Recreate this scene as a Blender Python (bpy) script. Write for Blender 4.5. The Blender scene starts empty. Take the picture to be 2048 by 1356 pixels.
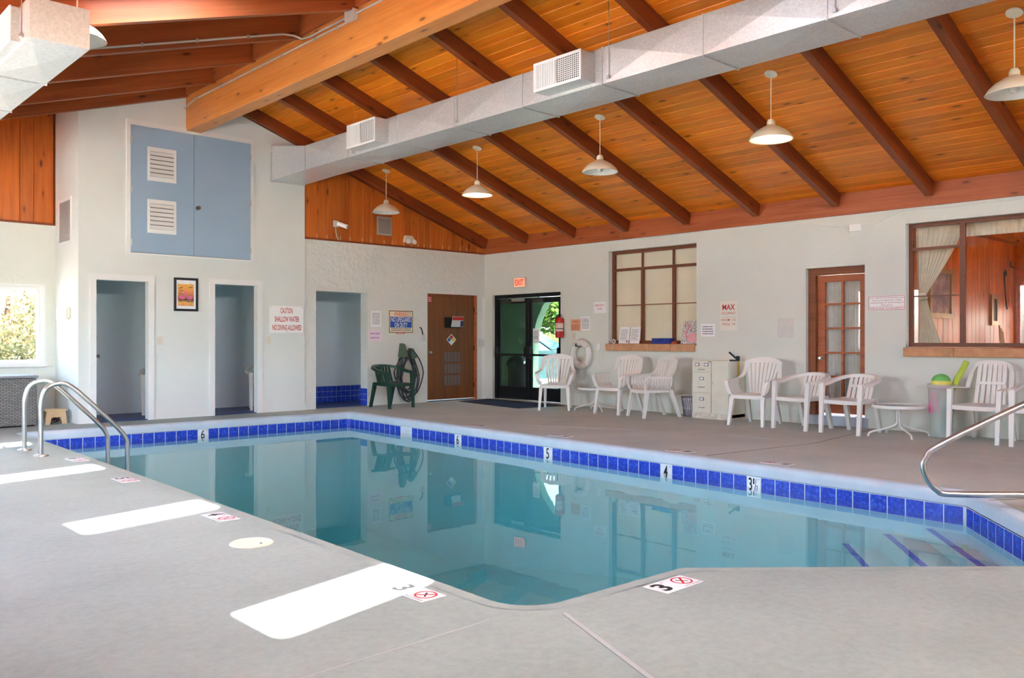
import bpy, bmesh, math, random
from math import sin, cos, pi, radians as R
from mathutils import Vector, Matrix
from mathutils.geometry import tessellate_polygon

# ------------------------------------------------------------------ camera, sky, sun, exposure
scene = bpy.context.scene
col = scene.collection
cam_d = bpy.data.cameras.new('camera'); cam = bpy.data.objects.new('camera', cam_d); col.objects.link(cam)
cam.location = (0, 0, 1.2); cam.rotation_euler = (R(90), 0, R(-43))
cam_d.sensor_width = 36; cam_d.lens = 36*1700/2048; cam_d.clip_start = .05; cam_d.clip_end = 400
scene.camera = cam
scene.view_settings.view_transform = 'Standard'; scene.view_settings.look = 'None'
scene.view_settings.gamma = 1; scene.view_settings.use_curve_mapping = False
scene.view_settings.exposure = 4.55
scene.cycles.use_denoising = True
scene.cycles.use_adaptive_sampling = True; scene.cycles.adaptive_threshold = .02
scene.cycles.max_bounces = 12; scene.cycles.diffuse_bounces = 6; scene.cycles.glossy_bounces = 5
scene.cycles.transparent_max_bounces = 18; scene.cycles.transmission_bounces = 8
scene.cycles.sample_clamp_indirect = 6.0
scene.cycles.caustics_reflective = False; scene.cycles.caustics_refractive = False

SUN = Vector((-.2, .728, -1)).normalized()          # direction the sunlight travels
world = bpy.data.worlds.new('world'); scene.world = world; world.use_nodes = True
wn = world.node_tree.nodes; wl = world.node_tree.links; wn.clear()
wo = wn.new('ShaderNodeOutputWorld'); wb = wn.new('ShaderNodeBackground'); sky = wn.new('ShaderNodeTexSky')
sky.sky_type = 'NISHITA'; sky.sun_disc = False; sky.sun_elevation = math.asin(-SUN.z)
sky.sun_rotation = math.atan2(-SUN.x, -SUN.y); sky.air_density = 1.0; sky.dust_density = 2.5; sky.ozone_density = 1.0
wmix = wn.new('ShaderNodeMix'); wmix.data_type = 'RGBA'; wmix.inputs[0].default_value = .15
wbw = wn.new('ShaderNodeRGBToBW')
wl.new(sky.outputs[0], wbw.inputs[0]); wl.new(sky.outputs[0], wmix.inputs[6]); wl.new(wbw.outputs[0], wmix.inputs[7])
wl.new(wmix.outputs[2], wb.inputs[0]); wb.inputs[1].default_value = .35; wl.new(wb.outputs[0], wo.inputs[0])
sl = bpy.data.lights.new('sun', 'SUN'); sl.energy = 3.0; sl.angle = R(.53); sl.color = (1, .97, .93)
so = bpy.data.objects.new('sun', sl); col.objects.link(so); so.rotation_euler = SUN.to_track_quat('-Z', 'Y').to_euler()
so.location = (3, -6, 14)

def portal(name, loc, sx, sy, direction):
    """light portal in a wall or roof opening: guides sky sampling, emits nothing itself"""
    l = bpy.data.lights.new(name, 'AREA'); l.shape = 'RECTANGLE'; l.size = sx; l.size_y = sy; l.cycles.is_portal = True
    o = bpy.data.objects.new(name, l); col.objects.link(o); o.location = loc
    o.rotation_euler = Vector(direction).to_track_quat('-Z', 'Y').to_euler(); return o

random.seed(7)
# ------------------------------------------------------------------ helpers
def V(*a): return Vector(a)
class MB:
    def __init__(s): s.v = []; s.f = []; s.M = None
    def add(s, vs, fs):
        b = len(s.v)
        for p in vs:
            p = Vector(p)
            s.v.append(s.M @ p if s.M else p)
        s.f += [tuple(i+b for i in f) for f in fs]; return s
    def box(s, x0, y0, z0, x1, y1, z1):
        return s.add([(x0,y0,z0),(x1,y0,z0),(x1,y1,z0),(x0,y1,z0),(x0,y0,z1),(x1,y0,z1),(x1,y1,z1),(x0,y1,z1)],
                     [(0,3,2,1),(4,5,6,7),(0,1,5,4),(1,2,6,5),(2,3,7,6),(3,0,4,7)])
    def cbox(s, x0, y0, z0, x1, y1, z1, c=.004):
        """box with all edges chamfered by c"""
        vs = []; X=(x0,x1); Y=(y0,y1); Z=(z0,z1)
        idx = {}
        for i in (0,1):
            for j in (0,1):
                for k in (0,1):
                    ix = X[i]+(c,-c)[i]; iy = Y[j]+(c,-c)[j]; iz = Z[k]+(c,-c)[k]
                    idx[i,j,k,0] = len(vs); vs.append((X[i],iy,iz))
                    idx[i,j,k,1] = len(vs); vs.append((ix,Y[j],iz))
                    idx[i,j,k,2] = len(vs); vs.append((ix,iy,Z[k]))
        fs = []
        for i in (0,1): fs.append([idx[i,a,b,0] for a,b in ((0,0),(1,0),(1,1),(0,1))])
        for j in (0,1): fs.append([idx[a,j,b,1] for a,b in ((0,0),(1,0),(1,1),(0,1))])
        for k in (0,1): fs.append([idx[a,b,k,2] for a,b in ((0,0),(1,0),(1,1),(0,1))])
        for a in (0,1):
            for b in (0,1):
                fs.append([idx[a,b,0,0],idx[a,b,1,0],idx[a,b,1,1],idx[a,b,0,1]])
                fs.append([idx[a,0,b,0],idx[a,1,b,0],idx[a,1,b,2],idx[a,0,b,2]])
                fs.append([idx[0,a,b,1],idx[1,a,b,1],idx[1,a,b,2],idx[0,a,b,2]])
                for d in (0,1): fs.append([idx[a,b,d,0],idx[a,b,d,1],idx[a,b,d,2]])
        return s.add(vs, fs)
    def prism(s, poly, a, b, axis='y'):
        n = len(poly)
        def P(p, h):
            if axis == 'y': return (p[0], h, p[1])
            if axis == 'x': return (h, p[0], p[1])
            return (p[0], p[1], h)
        vs = [P(p,a) for p in poly]+[P(p,b) for p in poly]
        fs = [tuple(range(n))[::-1], tuple(range(n,2*n))]+[(i,(i+1)%n,(i+1)%n+n,i+n) for i in range(n)]
        return s.add(vs, fs)
    def taper(s, c1, s1, c0, s0):
        """box frustum: top centre/size, bottom centre/size (sizes x,y)"""
        vs = []
        for c, q in ((c0,s0),(c1,s1)):
            for a,b in ((-1,-1),(1,-1),(1,1),(-1,1)): vs.append((c[0]+a*q[0]/2, c[1]+b*q[1]/2, c[2]))
        return s.add(vs, [(0,3,2,1),(4,5,6,7),(0,1,5,4),(1,2,6,5),(2,3,7,6),(3,0,4,7)])
    def tube(s, path, r, n=8, closed=False, caps=True):
        P = [Vector(p) for p in path]; m = len(P); rs = r if isinstance(r,(list,tuple)) else [r]*m
        T = []
        for i in range(m):
            a = P[i-1] if (i or closed) else P[0]; b = P[(i+1)%m] if (i < m-1 or closed) else P[-1]
            T.append((b-a).normalized())
        u = T[0].orthogonal().normalized(); vs = []
        for i in range(m):
            u = (u-T[i]*u.dot(T[i])); u = u.normalized() if u.length > 1e-6 else T[i].orthogonal().normalized()
            w = T[i].cross(u)
            vs += [P[i]+(u*cos(2*pi*k/n)+w*sin(2*pi*k/n))*rs[i] for k in range(n)]
        fs = []
        for i in range(m if closed else m-1):
            j = (i+1)%m
            fs += [(i*n+k, i*n+(k+1)%n, j*n+(k+1)%n, j*n+k) for k in range(n)]
        if caps and not closed: fs += [tuple(range(n))[::-1], tuple(range((m-1)*n, m*n))]
        return s.add(vs, fs)
    def lathe(s, prof, n=24, c=(0,0,0)):
        vs = []
        for r,z in prof: vs += [(c[0]+r*cos(2*pi*k/n), c[1]+r*sin(2*pi*k/n), c[2]+z) for k in range(n)]
        fs = []
        for i in range(len(prof)-1): fs += [(i*n+k, i*n+(k+1)%n, (i+1)*n+(k+1)%n, (i+1)*n+k) for k in range(n)]
        if prof[0][0] > 1e-4: fs.append(tuple(range(n))[::-1])
        if prof[-1][0] > 1e-4: fs.append(tuple(range((len(prof)-1)*n, len(prof)*n)))
        return s.add(vs, fs)
    def lathe_open(s, prof, n=24, c=(0,0,0)):
        vs = []
        for r,z in prof: vs += [(c[0]+r*cos(2*pi*k/n), c[1]+r*sin(2*pi*k/n), c[2]+z) for k in range(n)]
        return s.add(vs, [(i*n+k, i*n+(k+1)%n, (i+1)*n+(k+1)%n, (i+1)*n+k) for i in range(len(prof)-1) for k in range(n)])
    def sheet(s, rows, th):
        """thickened grid of points"""
        G = [[Vector(p) for p in r] for r in rows]; m = len(G); n = len(G[0]); A = []; B = []
        for i in range(m):
            for j in range(n):
                du = G[min(i+1,m-1)][j]-G[max(i-1,0)][j]; dv = G[i][min(j+1,n-1)]-G[i][max(j-1,0)]
                nn = du.cross(dv); nn = nn.normalized() if nn.length > 1e-9 else Vector((0,0,1))
                A.append(G[i][j]+nn*th/2); B.append(G[i][j]-nn*th/2)
        o = m*n; fs = []
        for i in range(m-1):
            for j in range(n-1):
                a,b,c,d = i*n+j, i*n+j+1, (i+1)*n+j+1, (i+1)*n+j
                fs += [(d,c,b,a),(a+o,b+o,c+o,d+o)]
        for j in range(n-1):
            fs.append((j,j+1,j+1+o,j+o)); k=(m-1)*n; fs.append((k+j+1,k+j,k+j+o,k+j+1+o))
        for i in range(m-1):
            fs.append(((i+1)*n,i*n,i*n+o,(i+1)*n+o)); fs.append((i*n+n-1,(i+1)*n+n-1,(i+1)*n+n-1+o,i*n+n-1+o))
        return s.add(A+B, fs)
    def mesh(s, name, m, smooth=False):
        me = bpy.data.meshes.new(name); me.from_pydata([tuple(p) for p in s.v], [], s.f); me.update()
        bm = bmesh.new(); bm.from_mesh(me); bmesh.ops.recalc_face_normals(bm, faces=bm.faces); bm.to_mesh(me); bm.free()
        if m: me.materials.append(m)
        if smooth:
            me.polygons.foreach_set('use_smooth', [True]*len(me.polygons))
            me.set_sharp_from_angle(angle=R(40))
        return me
    def build(s, name, m, parent=None, loc=None, rot=None, smooth=False):
        return link(name, s.mesh(name, m, smooth), parent, loc, rot)
def link(name, me, parent=None, loc=None, rot=None):
    o = bpy.data.objects.new(name, me); col.objects.link(o)
    if parent: o.parent = parent
    if loc is not None: o.location = loc
    if rot is not None: o.rotation_euler = rot
    return o
def thing(name, label, cat, loc=(0,0,0), rz=0., group=None):
    o = bpy.data.objects.new(name, None); col.objects.link(o); o.empty_display_size = .1
    o.location = loc; o.rotation_euler = (0,0,rz); return tag(o, label, cat, group)
def tag(o, label, cat, group=None, kind=None):
    o['label'] = label; o['category'] = cat
    if group: o['group'] = group
    if kind: o['kind'] = kind
    return o
def struct(o, label=None):
    o['kind'] = 'structure'
    if label: o['label'] = label
    return o
def sroot(name, label=None, loc=(0,0,0), rz=0.):
    o = bpy.data.objects.new(name, None); col.objects.link(o); o.location = loc; o.rotation_euler = (0,0,rz); return struct(o, label)
def dup(root, loc, rz, label=None):
    r = root.copy(); col.objects.link(r); r.location = loc; r.rotation_euler = (0,0,rz)
    if label: r['label'] = label
    for ch in list(root.children):
        c = ch.copy(); col.objects.link(c); c.parent = r
        for g in ch.children:
            d = g.copy(); col.objects.link(d); d.parent = c
    return r
def lin(c): c /= 255.; return c/12.92 if c <= .04045 else ((c+.055)/1.055)**2.4
def C(r,g,b): return (lin(r),lin(g),lin(b),1)
RW = -pi/2                      # rotation of things on the right wall; they face -X
def roundpoly(pts, rads, seg=6):
    out = []; n = len(pts)
    for i in range(n):
        p = Vector(pts[i]); a = (Vector(pts[i-1])-p); b = (Vector(pts[(i+1)%n])-p); r = rads[i]
        if r <= 0: out.append(p); continue
        a.normalize(); b.normalize(); ang = a.angle(b)/2; d = r/math.tan(ang); c = p+(a+b).normalized()*(r/sin(ang))
        s = p+a*d-c; e = p+b*d-c; tot = s.angle_signed(e)
        for k in range(seg+1):
            t = -tot*k/seg; out.append(c+Vector((s.x*cos(t)-s.y*sin(t), s.x*sin(t)+s.y*cos(t))))
    return out
def offset(poly, d):
    """offset a CCW polygon outward by d"""
    out = []; n = len(poly)
    for i in range(n):
        e0 = (poly[i]-poly[i-1]).normalized(); e1 = (poly[(i+1)%n]-poly[i]).normalized()
        n0 = Vector((e0.y,-e0.x)); n1 = Vector((e1.y,-e1.x)); m = (n0+n1).normalized()
        out.append(poly[i]+m*(d/max(.3,m.dot(n0))))
    return out
def cells(mb, us, vs, holes, f):
    """wall of boxes leaving the holes (u0,v0,u1,v1) open; f(u0,v0,u1,v1) adds a box"""
    U = sorted(set(us+[h[0] for h in holes]+[h[2] for h in holes])); W = sorted(set(vs+[h[1] for h in holes]+[h[3] for h in holes]))
    U = [u for u in U if us[0] <= u <= us[-1]]; W = [w for w in W if vs[0] <= w <= vs[-1]]
    for i in range(len(U)-1):
        run = None
        for j in range(len(W)-1):
            mu = (U[i]+U[i+1])/2; mv = (W[j]+W[j+1])/2
            hit = any(h[0] < mu < h[2] and h[1] < mv < h[3] for h in holes)
            if not hit:
                if run is None: run = W[j]
            if hit and run is not None: f(U[i],run,U[i+1],W[j]); run = None
        if run is not None: f(U[i],run,U[i+1],W[-1])

# ------------------------------------------------------------------ materials
MATS = {}
class NT:
    def __init__(s, name):
        s.m = bpy.data.materials.new(name); s.m.use_nodes = True; s.t = s.m.node_tree; s.t.nodes.clear()
        s.out = s.n('ShaderNodeOutputMaterial'); s.p = s.n('ShaderNodeBsdfPrincipled'); s.l(s.p.outputs[0], s.out.inputs[0])
    def n(s, t, **k):
        x = s.t.nodes.new(t)
        for a,b in k.items(): setattr(x, a, b)
        return x
    def l(s, a, b): s.t.links.new(a, b)
    def set(s, color=None, rough=None, metal=None, spec=None):
        i = s.p.inputs
        if color is not None: i['Base Color'].default_value = color
        if rough is not None: i['Roughness'].default_value = rough
        if metal is not None: i['Metallic'].default_value = metal
        if spec is not None: i['Specular IOR Level'].default_value = spec
        return s
    def coord(s, kind='Object', scale=(1,1,1), rand=False):
        tc = s.n('ShaderNodeTexCoord'); o = tc.outputs[kind]
        if rand:
            oi = s.n('ShaderNodeObjectInfo'); m = s.n('ShaderNodeVectorMath', operation='SCALE'); m.inputs[0].default_value = (37,53,71)
            s.l(oi.outputs['Random'], m.inputs['Scale']); a = s.n('ShaderNodeVectorMath', operation='ADD')
            s.l(o, a.inputs[0]); s.l(m.outputs[0], a.inputs[1]); o = a.outputs[0]
        mp = s.n('ShaderNodeMapping'); mp.inputs['Scale'].default_value = scale; s.l(o, mp.inputs[0]); return mp.outputs[0]
    def noise(s, co, scale, detail=4, rough=.55):
        x = s.n('ShaderNodeTexNoise'); x.inputs['Scale'].default_value = scale; x.inputs['Detail'].default_value = detail
        x.inputs['Roughness'].default_value = rough; s.l(co, x.inputs['Vector']); return x.outputs[0]
    def ramp(s, fac, stops):
        x = s.n('ShaderNodeValToRGB'); e = x.color_ramp.elements
        while len(e) < len(stops): e.new(.5)
        for i,(p,c) in enumerate(stops): e[i].position = p; e[i].color = c if len(c) == 4 else (*c,1)
        s.l(fac, x.inputs[0]); return x.outputs[0]
    def mix(s, fac, a, b, blend='MIX'):
        x = s.n('ShaderNodeMix', data_type='RGBA', blend_type=blend)
        for i,q in ((0,fac),(6,a),(7,b)):
            if hasattr(q,'is_linked') or hasattr(q,'links'): s.l(q, x.inputs[i])
            else: x.inputs[i].default_value = q
        return x.outputs[2]
    def bump(s, h, strength=.3, dist=.01):
        x = s.n('ShaderNodeBump'); x.inputs['Strength'].default_value = strength; x.inputs['Distance'].default_value = dist
        s.l(h, x.inputs['Height']); s.l(x.outputs[0], s.p.inputs['Normal'])
def plain(name, color, rough=.5, metal=0., spec=.5, var=.06, scale=6., bump=0., bscale=60.):
    if name in MATS: return MATS[name]
    t = NT(name).set(color, rough, metal, spec); co = t.coord()
    if var:
        nz = t.noise(co, scale); d = tuple(c*(1-var*2) for c in color[:3])+(1,); u = tuple(min(1,c*(1+var)) for c in color[:3])+(1,)
        t.l(t.ramp(nz, [(.3,d),(.7,u)]), t.p.inputs['Base Color'])
    if bump: t.bump(t.noise(co, bscale, 3), bump, .004)
    MATS[name] = t.m; return t.m
def stucco(name, color, scale, strength, dist=.006):
    t = NT(name).set(color, .85, 0, .25); co = t.coord()
    t.l(t.ramp(t.noise(co, 1.2, 3), [(.3,tuple(c*.955 for c in color[:3])),(.7,color[:3])]), t.p.inputs['Base Color'])
    a = t.noise(co, scale, 5, .6); b = t.ramp(a, [(.42,(0,0,0)),(.62,(1,1,1))]); t.bump(b, strength, dist); MATS[name] = t.m; return t.m
def wood(name, light, dark, knot=None, rough=.42, gs=1., spec=.4, rvar=.22):
    """grain runs along local X; each object draws its own offset and tone"""
    t = NT(name).set(None, rough, 0, spec)
    co = t.coord('Object', (.55*gs, 9*gs, 9*gs), True); g = t.noise(co, 1.7, 5, .6)
    fine = t.noise(t.coord('Object', (2*gs, 70*gs, 70*gs), True), 1.0, 3)
    c = t.ramp(g, [(.3,dark[:3]),(.52,tuple((a*.7+b*.3) for a,b in zip(light,dark))[:3]),(.72,light[:3])])
    c = t.mix(.22, c, t.ramp(fine, [(.35,tuple(x*.6 for x in dark[:3])),(.65,light[:3])]), 'MIX')
    if knot:
        vo = t.n('ShaderNodeTexVoronoi'); vo.inputs['Scale'].default_value = 1.; t.l(t.coord('Object', (2.1,6.5,6.5), True), vo.inputs['Vector'])
        k = t.ramp(vo.outputs['Distance'], [(.0,(1,1,1)),(.085,(.8,.8,.8)),(.15,(.12,.12,.12)),(.3,(0,0,0))])
        c = t.mix(k, c, knot)
    oi = t.n('ShaderNodeObjectInfo'); rv = t.ramp(oi.outputs['Random'], [(0,(1-rvar,)*3),(1,(1+rvar*.5,)*3)])
    c = t.mix(1., c, rv, 'MULTIPLY'); t.l(c, t.p.inputs['Base Color']); t.bump(fine, .08, .002); MATS[name] = t.m; return t.m
def emit(name, color, strength):
    t = NT(name).set(color, .5); t.p.inputs['Emission Color'].default_value = color; t.p.inputs['Emission Strength'].default_value = strength
    MATS[name] = t.m; return t.m
def schlick(t, r0, scale=1.):
    """reflectance by viewing angle, the same from both sides of the surface"""
    g = t.n('ShaderNodeNewGeometry'); d = t.n('ShaderNodeVectorMath', operation='DOT_PRODUCT'); t.l(g.outputs['Normal'], d.inputs[0]); t.l(g.outputs['Incoming'], d.inputs[1])
    def m(op, a, b=None):
        x = t.n('ShaderNodeMath', operation=op)
        for i,q in ((0,a),(1,b)):
            if q is None: continue
            if isinstance(q,(int,float)): x.inputs[i].default_value = q
            else: t.l(q, x.inputs[i])
        return x.outputs[0]
    c = m('ABSOLUTE', d.outputs['Value']); p = m('POWER', m('SUBTRACT', 1., c), 5.); x = t.n('ShaderNodeMath', operation='MULTIPLY'); x.use_clamp = True
    t.l(m('ADD', m('MULTIPLY', p, 1-r0), r0), x.inputs[0]); x.inputs[1].default_value = scale; return x.outputs[0]
def clear_glass(name, tint=(1,1,1,1), refl=1.):
    t = NT(name); t.t.nodes.remove(t.p); fr = schlick(t, .04, refl)
    tr = t.n('ShaderNodeBsdfTransparent'); tr.inputs[0].default_value = tint; gl = t.n('ShaderNodeBsdfGlossy'); gl.inputs['Roughness'].default_value = .01
    mx = t.n('ShaderNodeMixShader'); t.l(fr, mx.inputs[0]); t.l(tr.outputs[0], mx.inputs[1]); t.l(gl.outputs[0], mx.inputs[2]); t.l(mx.outputs[0], t.out.inputs[0])
    MATS[name] = t.m; return t.m

M_BLOCK = plain('white_wall_paint', C(228,231,227), .8, 0, .25, .015, 1.5, .05, 90)
M_STUCCO = stucco('coarse_white_stucco', C(230,230,225), 11, .55, .012)
M_WALLR = stucco('fine_white_stucco', C(229,231,223), 24, .3, .006)
M_BLUEROOM = stucco('blue_grey_room_paint', C(232,242,246), 16, .25, .006)
M_TRIMW = plain('white_trim_paint', C(236,236,234), .45, 0, .4, .01)
M_PLANK = wood('orange_pine_ceiling', C(254,156,42), C(238,112,20), C(112,52,16), .34, 1., .45, .2)
M_PANEL = wood('red_pine_panelling', C(222,120,44), C(190,90,26), C(74,28,10), .36, 1., .45, .2)
M_RAFTER = wood('brown_stained_rafter', C(158,80,40), C(122,56,28), C(66,30,16), .45, .8, .35, .12)
M_RAFTL = wood('russet_stained_rafter', C(178,98,54), C(142,70,36), C(84,36,16), .42, .6, .35, .12)
M_BEAM = wood('honey_pine_beam', C(230,152,78), C(204,118,52), C(110,54,22), .38, .45, .4, .05)
M_FASCIA = wood('russet_fascia', C(196,108,62), C(164,80,40), C(96,42,20), .42, .8, .4, .1)
M_BROWNFRAME = plain('brown_window_frame', C(124,70,44), .45, 0, .4, .08, 12)
M_SANDSTONE = plain('tan_sandstone', C(214,160,120), .8, 0, .3, .09, 9, .3, 50)
M_BLUEDOOR = plain('light_blue_door_paint', C(158,182,206), .5, 0, .35, .015, 2)
M_BROWNDOOR = wood('brown_door_veneer', C(134,78,36), C(104,56,24), None, .4, .5, .4, .02)
M_REDWOOD = wood('redwood_door', C(192,104,56), C(158,76,36), None, .4, .7, .4, .05)
M_BLACKAL = plain('black_anodised_metal', C(26,28,30), .35, .4, .5, .05)
M_STEEL = plain('brushed_stainless', C(206,206,202), .33, 1., .5, .04, 30)
M_CHROME = plain('polished_chrome', C(220,216,208), .15, 1., .5, 0)
M_BLACK = plain('black_plastic', C(24,24,24), .45, 0, .4, .05)
M_DARK = plain('dark_gap', C(38,36,34), .8, 0, .2, 0)
M_PAPER = plain('white_paper', C(250,248,250), .7, 0, .3, .01)
M_PINKP = plain('pale_pink_paper', C(246,222,236), .7, 0, .3, .01)
M_SIGNW = plain('white_sign_board', C(250,249,247), .4, 0, .4, .01)
M_RED = plain('red_print', C(196,38,38), .5, 0, .3, 0)
M_INK = plain('grey_ink', C(110,106,112), .6, 0, .3, 0)
M_BLKINK = plain('black_ink', C(36,38,38), .6, 0, .3, 0)
M_IVORY = plain('ivory_plastic', C(222,214,196), .45, 0, .4, .01)
M_WPL = plain('white_resin', C(236,232,226), .38, 0, .45, .02, 5)
M_GPL = plain('dark_green_resin', C(32,66,54), .38, 0, .45, .08, 5)
M_CREAM = plain('cream_cabinet_enamel', C(228,224,208), .4, 0, .45, .03, 6)
M_LAMP = plain('cream_enamel_shade', C(244,234,212), .35, 0, .45, .02)
M_GROUT = plain('white_grout', C(214,222,230), .8, 0, .2, .04, 20)
M_LACE = plain('cream_curtain_cloth', C(226,214,188), .9, 0, .2, .04, 14)
M_CONDUIT = plain('light_conduit', C(206,206,204), .4, .3, .5, .03)
M_RUBBER = plain('black_hose_rubber', C(66,68,72), .5, 0, .4, .06)

# galvanised duct: spangle flakes
t = NT('galvanised_duct').set(None, .38, .5, .5); co = t.coord('Object')
vo = t.n('ShaderNodeTexVoronoi'); vo.inputs['Scale'].default_value = 60; t.l(co, vo.inputs['Vector'])
sep = t.n('ShaderNodeSeparateColor'); t.l(vo.outputs['Color'], sep.inputs[0])
t.l(t.ramp(sep.outputs[0], [(0,C(212,211,210)[:3]),(1,C(228,227,226)[:3])]), t.p.inputs['Base Color']); M_DUCT = t.m
# glazed blue tile with a cloudy pattern
t = NT('glazed_blue_tile').set(None, .3, 0, .35); co = t.coord('Object', (1,1,1), True)
t.l(t.ramp(t.noise(co, 34, 5, .7), [(.3,C(22,44,150)[:3]),(.52,C(36,70,196)[:3]),(.72,C(92,130,228)[:3])]), t.p.inputs['Base Color']); M_TILE = t.m
M_NOSING = plain('bright_blue_mosaic', C(52,88,206), .3, 0, .35, .1, 60)
M_TILEW = plain('white_marker_tile', C(236,238,240), .2, 0, .5, .01)
# painted concrete deck: near grey darkened, far right coating lightened, to even the light
t = NT('painted_concrete_deck').set(None, .62, 0, .35)
geo = t.n('ShaderNodeNewGeometry'); sx = t.n('ShaderNodeSeparateXYZ'); t.l(geo.outputs['Position'], sx.inputs[0])
co = t.coord('Object'); nz = t.noise(co, 1.1, 5, .6); nf = t.noise(co, 22, 6, .7)
grey = t.ramp(nz, [(.3,C(137,147,142)[:3]),(.7,C(151,161,155)[:3])]); brown = t.ramp(nz, [(.3,C(172,175,168)[:3]),(.7,C(190,192,184)[:3])])
mr = t.n('ShaderNodeMapRange', interpolation_type='SMOOTHSTEP'); mr.inputs['From Min'].default_value = 5.8; mr.inputs['From Max'].default_value = 7.3
t.l(sx.outputs[0], mr.inputs['Value']); c = t.mix(mr.outputs[0], grey, brown)
c = t.mix(.22, c, t.ramp(nf, [(.35,(.40,.37,.36)),(.62,(.86,.84,.82))]), 'SOFT_LIGHT'); t.l(c, t.p.inputs['Base Color'])
t.bump(t.noise(co, 75, 5, .7), .35, .004); M_DECK = t.m
t = NT('coping_paint').set(None, .58, 0, .35)      # pale blue along the far and right edges, deck grey along the near and left ones
geo = t.n('ShaderNodeNewGeometry'); sx = t.n('ShaderNodeSeparateXYZ'); t.l(geo.outputs['Position'], sx.inputs[0]); co = t.coord('Object')
def step_(sock, a, c_):
    x = t.n('ShaderNodeMapRange'); x.inputs['From Min'].default_value = a; x.inputs['From Max'].default_value = c_; t.l(sock, x.inputs['Value']); return x.outputs[0]
mxm = t.n('ShaderNodeMath', operation='MAXIMUM'); t.l(step_(sx.outputs[0],5.6,6.4), mxm.inputs[0]); t.l(step_(sx.outputs[1],11.3,11.9), mxm.inputs[1]); nz = t.noise(co, 5, 4)
t.l(t.mix(mxm.outputs[0], t.ramp(nz,[(.3,C(140,150,145)[:3]),(.7,C(154,164,158)[:3])]), t.ramp(nz,[(.3,C(190,204,214)[:3]),(.7,C(202,216,226)[:3])])), t.p.inputs['Base Color']); t.bump(t.noise(co, 80, 3), .15, .004); M_COPING = t.m
M_PLASTER = plain('white_pool_plaster', C(172,216,220), .7, 0, .3, .03, 2)
M_BLUEFLOOR = plain('dark_blue_floor_paint', C(48,62,118), .4, 0, .4, .06)
# pool water: clear surface with a Fresnel mirror, teal absorption in the volume
t = NT('pool_water'); t.t.nodes.remove(t.p)
fr = schlick(t, .02)
tr = t.n('ShaderNodeBsdfTransparent'); gl = t.n('ShaderNodeBsdfGlossy'); gl.inputs['Roughness'].default_value = .012
mx = t.n('ShaderNodeMixShader'); t.l(fr, mx.inputs[0]); t.l(tr.outputs[0], mx.inputs[1]); t.l(gl.outputs[0], mx.inputs[2]); t.l(mx.outputs[0], t.out.inputs['Surface'])
bu = t.n('ShaderNodeBump'); bu.inputs['Strength'].default_value = .05; bu.inputs['Distance'].default_value = .004
t.l(t.noise(t.coord('Object'), 5, 2), bu.inputs['Height']); t.l(bu.outputs[0], gl.inputs['Normal'])
va = t.n('ShaderNodeVolumeAbsorption'); va.inputs['Color'].default_value = (.05,.74,.73,1); va.inputs['Density'].default_value = .22
t.l(va.outputs[0], t.out.inputs['Volume']); M_WATER = t.m
M_GLASS = clear_glass('window_glass'); M_GLASSD = clear_glass('tinted_door_glass', (.36,.41,.385,1)); M_GLASST = clear_glass('table_glass', (.9,.94,.93,1))  # door glass tint deepened to hold down the bright outdoors

# lettering ---------------------------------------------------------------
def text_pts(s, bold=0.):
    cu = bpy.data.curves.new('lettering','FONT'); cu.body = s; cu.size = 1; cu.offset = bold; cu.resolution_u = 3
    o = bpy.data.objects.new('lettering', cu); col.objects.link(o); dg = bpy.context.evaluated_depsgraph_get()
    me = bpy.data.meshes.new_from_object(o.evaluated_get(dg)); vs = [v.co.copy() for v in me.vertices]; fs = [tuple(p.vertices) for p in me.polygons]
    bpy.data.objects.remove(o); bpy.data.curves.remove(cu); bpy.data.meshes.remove(me)
    x0 = min(v.x for v in vs); x1 = max(v.x for v in vs); y0 = min(v.y for v in vs); y1 = max(v.y for v in vs)
    return [((v.x-x0)/(x1-x0),(v.y-y0)/(y1-y0)) for v in vs], fs
def lettering(parent, s, x0, x1, z0, z1, m, y=-.006, bold=.0, name='lettering'):
    """printed letters standing in the parent's xz plane, fitted to the given box"""
    p, fs = text_pts(s, bold); b = MB().add([(x0+(x1-x0)*a, y, z0+(z1-z0)*c) for a,c in p], fs); return b.build(name, m, parent)
def print_lines(parent, x0, x1, z0, z1, n, m, y=-.004, seed=0):
    """rows of small print too small to read"""
    r = random.Random(seed); b = MB(); h = (z1-z0)/n
    for i in range(n):
        z = z1-h*(i+.7); x = x0
        while x < x1-.01:
            w = r.uniform(.012,.035); e = min(x+w, x1)
            b.add([(x,y,z),(e,y,z),(e,y,z+h*.4),(x,y,z+h*.4)], [(0,1,2,3)]); x = e+.007
    return b.build('small_print', m, parent)
# ================================================================== STRUCTURE
XL, XR, YB, YF, YRC = -.9, 11.3, 12.93, -2.6, 14.02
SR, SL = .345, .314
def zR(x): return 3.19+SR*(XR-x)
def zL(x): return 5.25-SL*(5.33-x)
POOL = roundpoly([(2.63,2.74),(3.72,2.70),(5.43,1.156),(7.12,2.43),(7.575,12.05),(2.87,12.19)], [.2,.12,.15,.02,.05,.05])
ZT, ZW = -.11, -.21          # tile top, water level

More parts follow.
